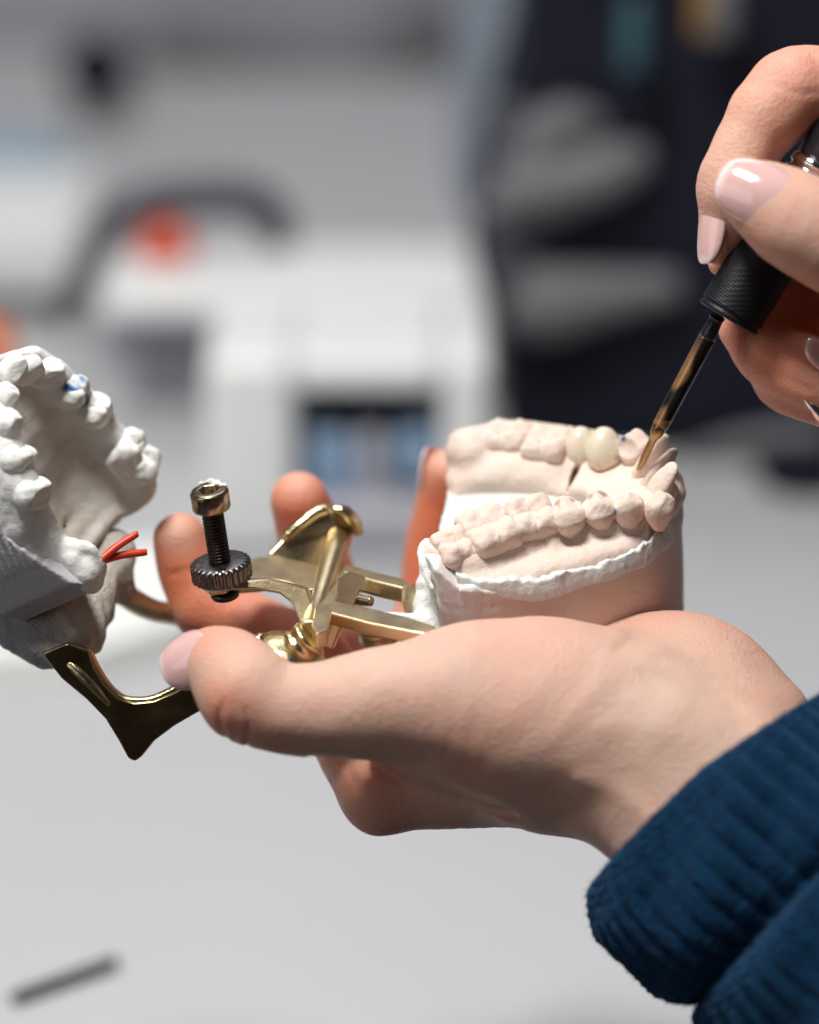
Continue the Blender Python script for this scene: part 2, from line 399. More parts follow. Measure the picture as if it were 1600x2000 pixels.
def seat(H, c, n, lift=0.45):
    n = nrm(n); c = np.array(c, float); best = c
    for t in np.arange(12, -12, -0.1):
        p = c + n * t; i = np.round((p - H.lo) / H.h).astype(int)
        if (i < 0).any() or (i >= H.n).any(): continue
        if H.f[tuple(i)] < 0: best = p; break
    return best + n * lift
def nail(name, c, d, n, wid, length, R, Rl, parent, pw=2.6, mat=None):
    """c centre of the nail, d towards its free edge, n outwards"""
    n = nrm(n); d = nrm(np.array(d) - np.dot(d, n) * n); w = np.cross(d, n)
    nu, nv = 28, 34; vs = []; tip = []
    vv = np.sin(np.linspace(-1, 1, nv) * math.pi / 2); uu = np.linspace(-1, 1, nu)
    for lay in (0, 1):
        for v in vv:
            hw = max(1 - abs(v) ** pw, 0) ** (1 / pw); hw = max(hw, 0.02)
            if v > 0: hw *= 1 - 0.10 * v
            for u in uu:
                x = u * hw * wid / 2; y = v * length / 2
                rim = max(abs(u), abs(v)) ** 10 * 0.35
                z = -x * x / (2 * R) - y * y / (2 * Rl) - rim - lay * 0.75
                vs.append(c + w * x + d * y + n * z); tip.append(min(max((v - 0.72) * 5, 0), 1) if not lay else 0.5)
    fs = []; o = nu * nv
    for i in range(nv - 1):
        for j in range(nu - 1):
            a = i * nu + j; fs.append((a, a + 1, a + nu + 1, a + nu)); fs.append((a + o, a + o + nu, a + o + nu + 1, a + o + 1))
    rim = [j for j in range(nu)] + [i * nu + nu - 1 for i in range(1, nv)] + [(nv - 1) * nu + j for j in range(nu - 2, -1, -1)] + [i * nu for i in range(nv - 2, 0, -1)]
    for i in range(len(rim)):
        a, b = rim[i], rim[(i + 1) % len(rim)]; fs.append((b, a, a + o, b + o))
    ob = obj(name, np.array(vs), fs, mat or M['nail'], parent, attr={'tip': tip})
    return ob

# ================================================================== the setting
table_back = 1.30
def slab(x0, x1, y0, y1, z0, z1):
    return boxw(((x0 + x1) / 2, (y0 + y1) / 2, z0), (x1 - x0, y1 - y0, z1 - z0))
v, f = slab(-1.6, 1.6, 0.055, table_back, -0.03, 0.0); bevel(obj('table', v, f, M['table'], smooth=False, view=False, kind='structure'), 3)
v, f = slab(-3, 3, -3, 3, -0.76, -0.74); obj('floor', v, f, M['grey'], smooth=False, view=False, kind='structure')
v, f = slab(-3, 3, 1.62, 1.66, -0.74, 1.3); obj('wall', v, f, M['wall'], smooth=False, view=False, kind='structure')

# ================================================================== the open hand
def masks(v, spots):           # soft spots on skin, v in mm view coordinates
    m = np.zeros(len(v))
    for c, r, a in spots: m = np.maximum(m, a * np.exp(-((v - np.array(c)) ** 2).sum(1) / (r * r)))
    return m
def line_mask(v, path, w, a, zmax=1e9):
    P = np.array(path, float); P, _ = spline(P, [1] * len(P), 5); b = np.full(len(v), 1e6)
    for i in range(len(P) - 1):
        ab = P[i + 1] - P[i]; t = np.clip((v - P[i]) @ ab / (ab @ ab), 0, 1); b = np.minimum(b, ((v - P[i] - t[:, None] * ab) ** 2).sum(1))
    return a * np.exp(-b / (w * w))

palm_base = W(V(1100, 1500, 10))
hand_l = thing('hand', 'open palm-up hand in a dark blue knit cuff, carrying the brass articulator', 'hand', palm_base)
H = Vol([-66, -100, -48], [104, 22, 88], 0.64)
# palm: metacarpals fanned away from the camera, thick at the thumb side
H.tube([V(1240, 1480, 0), V(1050, 1500, 4), V(880, 1530, 8), V(745, 1548, 10)], [19, 13.5, 10.5, 8.6], 0)
H.tube([V(1240, 1440, 12), V(1020, 1440, 24), V(840, 1450, 32), V(710, 1440, 36)], [19, 14, 11.5, 9.5], 7)
H.tube([V(1260, 1400, 20), V(1060, 1380, 40), V(900, 1380, 50), V(770, 1370, 54)], [18, 14, 11, 9.0], 7)
H.tube([V(1280, 1380, 22), V(1120, 1350, 48), V(980, 1320, 60), V(850, 1310, 66)], [17, 13, 10, 8.0], 7)
# heel of the hand on the little finger side
H.tube([V(1150, 1345, 24), V(1230, 1325, 14), V(1320, 1318, 7), V(1385, 1340, 4), V(1470, 1420, 0)], [10, 13.5, 14.6, 14.4, 13.5], 6)
H.tube([V(1190, 1335, 46), V(1300, 1330, 34), V(1400, 1400, 20)], [12, 14, 13], 6)
# wrist and forearm
H.tube([V(1190, 1430, 4), V(1290, 1465, -4), V(1400, 1560, -14), V(1450, 1620, -18)], [20, 22, 24, 23], 10, flat=(nrm([0.1, 0, 1]), 0.82))
H.tube([V(1120, 1530, -10), V(1200, 1565, -16), V(1320, 1640, -22)], [9.5, 9.8, 12], 8)
# thenar mass and thumb
H.ell(V(985, 1385, -14), [26, 19.5, 15], 7, rot=[[0.99, -0.12, 0], [0.12, 0.99, 0], [0, 0, 1]])
H.ell(V(1120, 1400, -10), [24, 20.5, 15], 9)
H.tube([V(1080, 1430, -10), V(900, 1383, -15), V(770, 1374, -17), V(650, 1386, -18), V(565, 1384, -19), V(518, 1373, -19), V(480, 1350, -18)], [17.5, 15.6, 12.8, 10.9, 9.9, 9.9, 10.6], 4)
H.tube([V(1080, 1410, -14), V(1160, 1420, -15), V(1260, 1455, -16)], [15, 15.5, 16], 9)
H.tube([V(484, 1352, -18), V(452, 1314, -15), V(424, 1290, -10), V(404, 1280, -7)], [10.4, 9.6, 7.8, 6.2], 2.0)
# web between the thumb and the index knuckle
H.tube([V(760, 1440, 0), V(880, 1470, -2), V(1050, 1490, -4)], [6, 10, 14], 6)
# index finger, folded up behind the articulator
H.tube([V(742, 1552, 10), V(700, 1470, 20), V(650, 1350, 32), V(605, 1290, 36)], [8.6, 9.3, 9.0, 8.7], 4)
H.tube([V(605, 1290, 36), V(530, 1245, 37), V(455, 1210, 38), V(405, 1185, 39)], [8.7, 8.2, 8.1, 8.3], 2)
H.tube([V(405, 1185, 39), V(378, 1130, 39), V(360, 1080, 38), V(352, 1052, 37)], [8.1, 7.6, 6.9, 6.2], 1.5)
# middle finger
H.tube([V(705, 1450, 36), V(680, 1350, 50), V(655, 1235, 58), V(628, 1130, 57), V(602, 1030, 52), V(586, 978, 48)], [9.4, 9.2, 8.8, 8.2, 7.8, 6.9], 4)
# ring finger
H.tube([V(765, 1375, 54), V(795, 1290, 66), V(838, 1200, 71), V(850, 1090, 70), V(866, 985, 66), V(874, 925, 62)], [9.0, 8.8, 8.4, 7.8, 7.2, 6.2], 4)
# little finger, hidden behind the cast
H.tube([V(850, 1320, 66), V(900, 1250, 76), V(950, 1180, 76), V(960, 1090, 72)], [7.8, 7.4, 6.8, 5.6], 4)

# creases
H.groove2d([V(452, 1352), V(441, 1385), V(446, 1412), V(456, 1436)], 0.55, 0.5, 5)
H.groove2d([V(489, 1362), V(497, 1395), V(495, 1425), V(489, 1452)], 0.5, 0.42, 5)
H.groove2d([V(470, 1352), V(474, 1390), V(470, 1440)], 0.2, 0.6, 5)
H.groove2d([V(1148, 1268), V(1090, 1318), V(1045, 1375), V(1012, 1425)], 0.15, 3.4, 8)
H.groove2d([V(1190, 1262), V(1250, 1240), V(1330, 1238), V(1420, 1262)], 0.5, 1.8, 18)
H.groove2d([V(1150, 1290), V(1100, 1350), V(1066, 1398)], 0.15, 1.6, 8)
H.groove2d([V(1235, 1300), V(1330, 1330), V(1430, 1378)], 0.35, 1.6, 12)
H.groove2d([V(1260, 1278), V(1350, 1290), V(1440, 1330)], 0.3, 1.3, 12)
for a in (((660, 1490), (700, 1530), (735, 1550)), ((676, 1480), (722, 1518), (770, 1550)), ((648, 1500), (672, 1540), (700, 1580))):
    H.groove2d([V(*p) for p in a], 0.3, 0.5, 14)
H.groove2d([V(683, 1497), (V(690, 1530)), V(712, 1560)], 0.6, 0.9, 14)
H.groove2d([V(330, 1122, 36), V(362, 1116, 36), V(392, 1108, 36)], 0.3, 0.7, 45, 28)
H.groove2d([V(425, 1150, 36), V(440, 1190, 36), V(432, 1230, 36)], 0.3, 0.8, 45, 28)
H.groove2d([V(610, 1468), V(700, 1490), V(800, 1525), V(900, 1552), V(1000, 1575)], 1.1, 1.8, 14)
for i in range(3):             # fine folds on the ball of the thumb and knuckle skin
    x = 560 + i * 61; H.groove2d([V(x, 1300 + (i % 3) * 9), V(x + 16, 1340), V(x + 20, 1392)], 0.10, 0.7, 4)
# veins and tendons of the wrist stand slightly proud
H.groove2d([V(1060, 1440), V(1130, 1350), V(1200, 1300), V(1300, 1290)], -0.15, 3.0, 8)
H.groove2d([V(1150, 1400), V(1260, 1400), V(1400, 1440)], -0.3, 3.2, 5)
H.groove2d([V(1200, 1350), V(1300, 1370), V(1420, 1420)], -0.25, 2.6, 5)
H.groove2d([V(1110, 1500), V(1190, 1530), V(1270, 1590)], -0.5, 3.0, 5)
nf1 = wob(3, 26); nf2 = wob(8, 9)
H.warp(lambda X, Y, Z: 0.35 * nf1(X, Y, Z) + 0.12 * nf2(X, Y, Z))
# bed of the thumb nail pressed into the skin
tn_c, tn_n, tn_d = V(364, 1284, -12.5), nrm([-0.52, 0.18, -0.83]), nrm([-0.80, -0.38, 0.42])
v, f = H.mesh()
red = masks(v, [(V(352, 1120, 36), 17, 0.9), (V(360, 1060, 34), 9, 0.35), (V(590, 985, 44), 11, 0.85), (V(610, 1040, 46), 13, 1.0), (V(865, 1010, 60), 15, 0.9), (V(860, 1090, 62), 16, 1.0),
                (V(400, 1190, 34), 14, 0.75), (V(436, 1385, -27), 7, 0.6), (V(470, 1410, -28), 8, 0.45), (V(420, 1250, -18), 6, 0.35), (V(480, 1240, 30), 12, 0.5), (V(700, 1270, 28), 22, 0.55), (V(1290, 1205, 24), 17, 0.55), (V(1170, 1500, -26), 8, 0.35), (V(1165, 1535, -26), 3.2, 0.45), (V(1400, 1240, 16), 12, 0.5), (V(690, 1520, 2), 11, 0.3), (V(395, 1240, -8), 7, 0.3)])  # skin redness, plus the back fingers' red shade put into the colour
pale = masks(v, [(V(1300, 1430, -30), 30, 0.75), (V(1200, 1450, -26), 22, 0.5), (V(760, 1310, -26), 24, 0.5), (V(560, 1310, -28), 14, 0.5), (V(900, 1290, -26), 24, 0.4), (V(470, 1290, -20), 12, 0.3), (V(350, 1040, 32), 5, 0.6), (V(585, 940, 42), 5, 0.5), (V(862, 890, 56), 5, 0.5)])
vein = np.maximum(line_mask(v, [V(1400, 1380, -12), V(1290, 1385, -24), V(1180, 1395, -26)], 4.0, 0.45), line_mask(v, [V(1240, 1330, -8), V(1330, 1360, -12), V(1420, 1440, -30)], 3.0, 0.35))
vein = np.maximum(vein, line_mask(v, [V(870, 1270, -22), V(900, 1330, -29)], 3.0, 0.25))
obj('palm_and_fingers', v, f, M['skin'], hand_l, attr={'red': red, 'pale': pale, 'vein': vein})
nail('thumbnail', seat(H, V(392, 1288, -12), tn_n, 0.8) + tn_d * 1.6, tn_d, tn_n, 13.0, 13.0, 7.4, 26, hand_l)
nail('fingernail', seat(H, V(866, 925, 62), [-0.75, 0.1, 0.6]), nrm([0.1, 1, -0.1]), nrm([-0.75, 0.1, 0.6]), 10, 12, 6.5, 26, hand_l)

# sleeve: knitted cuff turned back over the wrist
def sleeve(parent):
    a = nrm([0.72, -0.66, -0.20]); e1 = nrm(np.cross(a, [0, 0, 1.0])); e2 = np.cross(a, e1)
    c0 = V(1388, 1512, -14)
    key = [(14, 24), (7, 27.5), (2.0, 32.5), (0.2, 35.4), (0.6, 37.6), (3, 39.2), (8, 40.2), (16, 40.6), (24, 40.4), (28.5, 39.2), (31, 37.4), (32.5, 36.6), (33.5, 37.8), (33.8, 40.2), (35, 42.6), (38, 44.3), (44, 45.5), (55, 46.3), (70, 47), (95, 48), (130, 50)]
    S, Rr = spline([(k[0], 0, 0) for k in key], [k[1] for k in key], 9); S = S[:, 0]
    n = 560; th = np.arange(n) / n * 2 * math.pi; vs = []
    rs = np.random.RandomState(4); wrk = wob(21, 22); w2 = wob(5, 3.0, 10)
    for s, r in zip(S, Rr):
        out = 1.0 if s < 33.6 else 0.75
        rib = np.abs(np.sin(th * 23 + 0.35 * np.sin(th * 5 + 1) + 0.012 * s * np.sin(th * 3))) ** 0.8
        stitch = 0.22 * np.sin(s * 2 * math.pi / 1.9 + np.pi * (np.floor(th * 23 / math.pi) % 2) + 0.6 * np.sin(th * 46))
        rr = r + out * (1.25 * rib - 0.7) + stitch * rib
        x = np.cos(th) * rr * 0.97; y = np.sin(th) * rr * 0.80
        sk = -0.24 * (1 - min(max((s - 10) / 60, 0), 1))      # the cuff sits askew on the wrist
        x = np.where(x > 0, x * (1 + 0.10 * min(s / 9.0, 1)), x); x = np.where((x > 0) & (s > 32), x * (1 - 0.10 * min((s - 32) / 2.0, 1)), x)
        p = c0 + a * s + (sk * np.where(x > 0, 0.30 * x, x))[:, None] * a + x[:, None] * e1 + y[:, None] * e2
        o = (p - (c0 + a * s)); o /= np.linalg.norm(o, axis=1)[:, None]
        p = p + o * (1.3 * wrk(p[:, 0], p[:, 1], p[:, 2]) + 0.34 * w2(p[:, 0], p[:, 1], p[:, 2]))[:, None]
        vs.append(p)
    m = len(S); vs = np.vstack(vs); fs = []
    for i in range(m - 1):
        for j in range(n):
            k = (j + 1) % n; fs.append((i * n + j, (i + 1) * n + j, (i + 1) * n + k, i * n + k))
    o = obj('sleeve', vs, fs, M['knit'], parent)
    r = np.random.RandomState(9); N_f = 42000; pick = r.randint(n * 20, len(vs) - n, N_f)    # loose fibres standing off the wool
    base = vs[pick]; ctr = c0 + np.outer((base - c0) @ a, a); nn = base - ctr; nn /= np.linalg.norm(nn, axis=1)[:, None]
    d = nn * r.uniform(0.2, 1.0, (N_f, 1)) + r.normal(size=(N_f, 3)) * 0.75; d /= np.linalg.norm(d, axis=1)[:, None]
    w = np.cross(d, r.normal(size=(N_f, 3))); w /= np.linalg.norm(w, axis=1)[:, None]
    ln = r.uniform(0.5, 1.9, (N_f, 1)); fv = np.stack([base - w * .045, base + w * .045, base + d * ln + w * r.normal(size=(N_f, 1)) * .4], 1).reshape(-1, 3)
    obj('fuzz', fv, np.arange(N_f * 3).reshape(-1, 3).tolist(), M['knit'], o, kind='stuff')
    return o
sleeve(hand_l)

# ================================================================== the hand with the tool
hand_r = thing('hand', 'hand reaching in from the right, pinching the black handpiece between thumb and index finger', 'hand', W(V(1640, 450, 10)))
H = Vol([58, 8, -36], [120, 110, 50], 0.5)
# index finger over the top
H.tube([V(1760, 230, 6), V(1650, 188, 1), V(1560, 172, -3), V(1500, 222, -5)], [10.5, 9.6, 9.3, 8.6], 0)
H.tube([V(1540, 178, -4), V(1488, 242, -5), V(1450, 310, -5), V(1432, 370, -4)], [8.9, 8.0, 7.8, 7.9], 2.0)
H.tube([V(1434, 350, -4), V(1428, 400, -3), V(1418, 450, -1), V(1408, 482, 1)], [7.9, 7.1, 5.9, 4.2], 1.2)
# thumb from the right
H.tube([V(1800, 560, -14), V(1700, 510, -17), V(1610, 462, -19), V(1550, 430, -19)], [12.5, 11.6, 11.1, 10.4], 0)
H.tube([V(1560, 432, -19), V(1510, 403, -18.5), V(1472, 382, -17), V(1452, 372, -15)], [10.4, 9.3, 7.7, 6.2], 2)
# middle finger behind the handpiece
H.tube([V(1800, 560, 22), V(1680, 500, 20), V(1560, 480, 16), V(1460, 500, 13), V(1412, 512, 11)], [9, 8.6, 8.0, 7.0, 3.6], 0)
# ring and little fingers curled below, lit along their backs
H.tube([V(1780, 560, 30), V(1620, 560, 26), V(1500, 600, 20), V(1440, 640, 15)], [10, 9.5, 7.4, 3.8], 3)
H.tube([V(1446, 650, 14), V(1482, 686, 14), V(1530, 705, 10), V(1610, 735, 2), V(1720, 760, -2)], [3.6, 6.2, 8.0, 8.0, 9], 3.5)
H.tube([V(1500, 700, 20), V(1524, 748, 16), V(1580, 772, 10), V(1720, 812, 4)], [5.5, 5.9, 6.0, 7], 2.0)
H.tube([V(1480, 620, 26), V(1560, 660, 26), V(1700, 720, 22)], [8, 13, 16], 5)
# creases
H.groove2d([V(1502, 178), V(1530, 192), V(1560, 196), V(1600, 190)], 0.25, 0.7, 5)
H.groove2d([V(1572, 104), V(1582, 140), V(1590, 170)], 0.18, 0.5, 5)
H.groove2d([V(1583, 108), V(1594, 140), V(1602, 175)], 0.15, 0.5, 5)
H.groove2d([V(1413, 386), V(1428, 396), V(1444, 396)], 0.2, 0.8, 5)
H.groove2d([V(1440, 655), V(1500, 715), V(1580, 765)], 0.5, 1.4, 9) 
nf1 = wob(13, 20); nf2 = wob(18, 7)
H.warp(lambda X, Y, Z: 0.22 * nf1(X, Y, Z) + 0.08 * nf2(X, Y, Z))
v, f = H.mesh()
red = masks(v, [(V(1410, 470, -3), 8, 0.35), (V(1530, 300, 2), 17, 1.0), (V(1600, 260, 6), 17, 1.0), (V(1470, 340, 0), 10, 0.6), (V(1390, 510, 10), 7, 0.25), (V(1545, 400, -28), 5, 0.3), (V(1500, 460, -22), 7, 0.35), (V(1590, 540, -20), 12, 0.3), (V(1540, 710, 2), 12, 0.5), (V(1600, 640, 10), 20, 1.0), (V(1550, 100, -4), 8, 0.25), (V(1500, 770, 8), 10, 0.3)])  # redness, with the red shade beside the handpiece painted in
pale = masks(v, [(V(1430, 280, -14), 16, 0.5), (V(1560, 400, -30), 18, 0.35), (V(1400, 360, -12), 10, 0.3)])
obj('palm_and_fingers', v, f, M['skin'], hand_r, attr={'red': red, 'pale': pale, 'vein': np.zeros(len(v))})
nail('thumbnail', seat(H, V(1486, 388, -18), [-0.30, 0.16, -0.94], 1.0), nrm([-0.90, 0.42, 0.14]), nrm([-0.30, 0.16, -0.94]), 14.0, 16.8, 8.2, 34, hand_r, pw=3.0)
nail('fingernail', seat(H, V(1408, 448, -3), [-0.86, 0.05, -0.50], 0.9), nrm([-0.06, -1, 0.05]), nrm([-0.86, 0.05, -0.50]), 9.4, 16.0, 5.4, 46, hand_r, pw=2.6)
nail('fingernail', seat(H, V(1592, 738, 2), [0.35, 0.55, -0.75], 0.6), nrm([-0.80, 0.45, -0.2]), nrm([0.35, 0.55, -0.75]), 9.0, 13.0, 5.5, 30, hand_r)
rv, rf = lathe(V(1602, 783, 6), nrm([0.8, 0.5, -0.3]), [(-1.6, 8.0), (-1.4, 8.6), (1.4, 8.6), (1.6, 8.0)], 64, cap=True)
obj('ring', rv, rf, M['silver'], hand_r)

# ================================================================== handpiece with its carving tip
hp_ax = nrm([0.515, 0.845, -0.10]); hp0 = V(1424, 618, -1)
hp = thing('handpiece', 'black knurled handpiece with a bronze carving tip touching the pink plaster teeth', 'dental tool', W(V(1247, 916, 22)))
def grip_r(th, s, r):
    if s < 1.4 or s > 34: return np.full(len(th), r)
    p = 0.95; a = np.cos(th * 22 + s * 2 * math.pi / 1.3); b = np.cos(th * 6 - s * 2 * math.pi / 0.62)
    return r + 0.045 * np.maximum(a, -0.3) + 0.05 * b
prof = [(-0.6, 5.2), (-0.7, 6.9), (-0.3, 7.35), (0.25, 7.4), (0.55, 7.1), (0.8, 7.1), (1.1, 7.35)] + [(s, 7.45) for s in np.arange(1.4, 34, 0.11)] + [(34.2, 7.2)]
v, f = lathe(hp0, hp_ax, prof, 300, grip_r); obj('grip', v, f, M['grip'], hp)
v, f = lathe(hp0 + hp_ax * 34.2, hp_ax, [(0, 6.6), (0.1, 7.1), (1.6, 7.2), (2.0, 6.4), (2.6, 6.4), (3.0, 7.0), (4.6, 6.8), (5.2, 6.2), (5.3, 5)], 72); obj('collar', v, f, M['chrome'], hp)
v, f = lathe(hp0 + hp_ax * 39.4, hp_ax, [(0, 6.0), (0.3, 6.3), (14, 7.2), (60, 7.4)], 64); obj('body', v, f, M['black'], hp)
t0 = V(1397, 628, 2); t1 = V(1381, 660, 4); t2 = V(1290, 832, 8)
ax1 = nrm(t2 - t1)
v, f = sweep([t0 + (t0 - t1) * 0.3, t0, t1], [1.8, 1.6, 2.0], 24, 4); obj('neck', v, f, M['black'], hp)
Ls = np.linalg.norm(t2 - t1)
v, f = lathe(t1, ax1, [(-0.1, 1.5), (0, 2.0)] + [(s, 2.0 - 0.15 * s / Ls) for s in np.arange(0.3, Ls, 0.3)] + [(Ls, 1.75), (Ls + 0.1, 1.2)], 32)
side = nrm([-0.8, -0.2, -0.35]); rad = v - (t1 + ((v - t1) @ ax1)[:, None] * ax1); wn = wob(31, 2.2, 9)
bz = np.clip((rad @ side / 2.0 - 0.60 + 0.30 * wob(33, 9, 5)(v[:, 0], v[:, 1], v[:, 2])) * 3.5, 0, 1) * np.clip(1.3 - 0.5 * ((v - t1) @ ax1) / Ls, 0, 1)  # coppery highlight on the shaft's left side, put into the colour
bz = np.maximum(bz, np.clip(((v - t1) @ ax1 - Ls + 2.2 + 1.0 * wn(v[:, 0], v[:, 1], v[:, 2])) * 1.2, 0, 1) * (rad @ side > -0.6))
obj('shaft', v, f, M['tool'], hp, attr={'bronze': bz})
v, f = sweep([t2 - ax1 * 1.0, V(1284, 843, 8.8), V(1276, 858, 10.2), V(1266, 878, 12), V(1256, 900, 14), V(1247, 918, 15.6)], [1.75, 1.6, 0.95, 0.9, 0.85, 0.5], 20, 6); obj('tip', v, f, M['bronze'], hp)

# ================================================================== the articulator with both casts
class Fr:                      # a frame for a cast: s forwards along the arch, t across it, h towards the biting plane
    def __init__(q, O, a, l, n): q.O, q.a, q.l, q.n = np.array(O), nrm(a), nrm(l), nrm(n); q.B = np.array([q.a, q.l, q.n])
    def w(q, v): return np.asarray(v, float) @ q.B + q.O
    def px(q, x, y, h=0.0):
        p = (on_plane(x, y, q.O + q.n * h, q.n) - q.O) @ q.B.T; return np.array([p[0], p[1], h])
def poly_d(X, Y, P):           # signed distance to a closed outline
    P = np.array(P, float); d = np.full(np.broadcast(X, Y).shape, 1e9); s = np.ones(d.shape)
    n = len(P)
    for i in range(n):
        a, b = P[i], P[(i + 1) % n]; e = b - a
        wx, wy = X - a[0], Y - a[1]; t = np.clip((wx * e[0] + wy * e[1]) / (e @ e), 0, 1)
        d = np.minimum(d, (wx - e[0] * t) ** 2 + (wy - e[1] * t) ** 2)
        c1 = Y >= a[1]; c2 = Y < b[1]; c3 = e[0] * wy > e[1] * wx
        s = np.where((c1 & c2 & c3) | (~c1 & ~c2 & ~c3), -s, s)
    return s * np.sqrt(d)
def smooth_outline(P, sub=6, keep=()):
    P = np.array(P, float); n = len(P); out = []
    for i in range(n):
        a, b, c, d = P[i - 1], P[i], P[(i + 1) % n], P[(i + 2) % n]
        if i in keep: out.append(b); continue
        for j in range(sub):
            t = j / sub; out.append(0.5 * (2 * b + (c - a) * t + (2 * a - 5 * b + 4 * c - d) * t * t + (3 * b - a - 3 * c + d) * t ** 3))
    return np.array(out)
def extrude_field(P, h0, h1, r=0.6):
    def fn(X, Y, Z):
        d2 = poly_d(X[:, :, 0], Y[:, :, 0], P)[:, :, None] + r
        dz = np.abs(Z - (h0 + h1) / 2) - (h1 - h0) / 2 + r
        return np.minimum(np.maximum(d2, dz), 0) + np.sqrt(np.maximum(d2, 0) ** 2 + np.maximum(dz, 0) ** 2) - r
    return fn

art = thing('dental_articulator', 'opened brass articulator with white upper and pink lower plaster casts, resting in the palm', 'articulator', W(V(700, 1240, 10)))

def tooth(fr, kind, c, fwd, a, b, parent, name='tooth', top=0.0, depth=8.5, seed=0, mat=None, tilt=(0, 0), attrs=None, label=None, h=0.23):
    """c: centre of the biting surface in cast coordinates; fwd: angle of the row; local x along the row, y towards the cheek"""
    cf, sf = math.cos(fwd), math.sin(fwd)
    E = np.array([[cf, sf, 0], [-sf, cf, 0], [0, 0, 1.]])
    if kind[0] == '-': E[1] *= -1; kind = kind[1:]
    E[2] = nrm(E[2] + tilt[0] * E[0] + tilt[1] * E[1]); E[0] = nrm(E[0] - E[0] @ E[2] * E[2]); E[1] = nrm(E[1] - E[1] @ E[2] * E[2] - E[1] @ E[0] * E[0])
    rs = random.Random(seed); Q = Vol([-a - 2, -b - 2.5, -depth - 2], [a + 2, b + 2.5, 3.2], h)
    w1 = wob(seed + 40, 5); w2 = wob(seed + 90, 2.2)
    if kind == 'molar':
        r = 1.7
        def body(X, Y, Z):
            tp = 1 + 0.028 * np.minimum(Z + 3, 0); x, y = X / tp, Y / tp
            bul = 0.35 * np.cos(np.clip((Z + 3.6) / 4, -1.5, 1.5))
            q = [np.abs(x) - (a - r + bul - 0.3), np.abs(y) - (b - r + bul - 0.3), np.abs(Z + depth / 2 + 0.6) - (depth / 2 - r + 0.1)]
            m = [np.maximum(t, 0) for t in q]
            return np.sqrt(m[0] ** 2 + m[1] ** 2 + m[2] ** 2) + np.minimum(np.maximum(q[0], np.maximum(q[1], q[2])), 0) - r
        Q.add(body, [-a, -b, -depth], [a, b, 2], 0)
        for (i, j, hh) in ((-1, 1, -0.7), (1, 1, -0.6), (-1, -1, -0.9), (1, -1, -0.8)) + (((0.05, 1.05, -0.9),) if a > 5.2 else ()):
            x, y = i * a * 0.50 + rs.uniform(-.3, .3), j * b * 0.52 + rs.uniform(-.3, .3)
            Q.cone([x * 1.10, y * 1.10, hh - 2.0], [x, y, hh - 0.5 + rs.uniform(-.25, .3)], 2.4, 1.8, 0.9)
        Q.ell([0, -0.3, 0.9], [a * 0.55, b * 0.34, 2.2], 0.9, sub=True)
        X, Y, Z = np.meshgrid(*Q.ax, indexing='ij', sparse=True)
        fis = 0.55 * np.exp(-((Y + 0.5 * np.sin(X * 1.1 + seed)) / 0.42) ** 2) + 0.45 * np.exp(-((X - 0.3 * np.sin(Y * 1.3 + seed)) / 0.38) ** 2)
        if a > 5.2: fis = fis + 0.35 * np.exp(-((X - 2.4 + 0.3 * Y) / 0.34) ** 2) * (Y > -0.3)
        Q.f += (fis * np.clip((Z + 3.2) / 1.6, 0, 1)).astype(np.float32)
    elif kind == 'premolar':
        Q.ell([0, 0.2, -3.6], [a, b * 0.95, 4.4], 0); Q.cone([0, b * .36, -3.2], [0, b * .48, -8.0], a * .86, a * .42, 1.5)
        Q.cone([0, b * 0.40, -3.0], [0, b * 0.26, 0.0], a * 0.88, 1.5, 1.3)
        Q.cone([0.2, -b * 0.48, -3.0], [0.1, -b * 0.42, -1.1], a * 0.66, 1.15, 1.2)
        Q.ell([-a * .75, -0.2, -0.6], [1.3, 1.6, 1.2], 0.9, sub=True); Q.ell([a * .75, -0.2, -0.6], [1.3, 1.6, 1.2], 0.9, sub=True)
        X, Y, Z = np.meshgrid(*Q.ax, indexing='ij', sparse=True)
        Q.f += (0.5 * np.exp(-((Y + 0.9 + 0.12 * X * X) / 0.42) ** 2) * np.clip((Z + 3) / 1.5, 0, 1)).astype(np.float32)
    elif kind == 'canine':
        Q.ell([0, 0.6, -3.8], [a * 0.98, b * 0.78, 4.6], 0); Q.cone([0, b * .22, -3.4], [0, b * .36, -8.2], a * .82, a * .38, 1.5)
        Q.cone([0, 0.6, -3.4], [0.1, 0.5, -0.1], a * 0.80, 0.55, 1.0)
        Q.ell([0, -2.6, -1.2], [a * 0.8, 1.6, 3.4], 1.2, sub=True)
        Q.cone([0, -0.4, -6.0], [0.1, 0.1, -1.6], 1.7, 0.7, 1.2)
    elif kind == 'crown':
        Q.ell([0, 0, -4.6], [a, b, 5.4], 0)
        Q.cone([0, 0.4, -4.0], [0, 0.6, -1.0], a * 0.85, a * 0.45, 2.2)
        pass
    X, Y, Z = np.meshgrid(*Q.ax, indexing='ij', sparse=True)
    def roof(g, k=0.35): Q.f = (-smin(-Q.f, -g.astype(np.float32), k)).astype(np.float32)
    j1, j2, j3 = rs.uniform(-.5, .5), rs.uniform(.85, 1.2), rs.uniform(-.3, .3)
    if kind == 'premolar':
        roof((Z + 0.62 * j2 * np.abs(X - j1) - 0.7 - 0.0 * Y) * 0.85); roof((Z + 0.30 * (Y - 1.6) - 0.75) * 0.95); roof((Z - 0.75 * (Y + 3.6) - 0.4) * 0.8)
    elif kind == 'canine':
        roof((Z + 0.70 * j2 * np.abs(X - j1) - 0.55) * 0.82); roof((Z - 0.9 * (Y - 0.4) + j3 * X - 0.9) * 0.74)
    elif kind == 'molar':
        roof((Z + 0.42 * np.abs(np.abs(X + j3) - a * 0.5) - 0.55) * 0.9); roof((Z - 0.55 * (b * .5 - np.abs(Y)) * -1 - 0.7) * 0.85, 0.8)
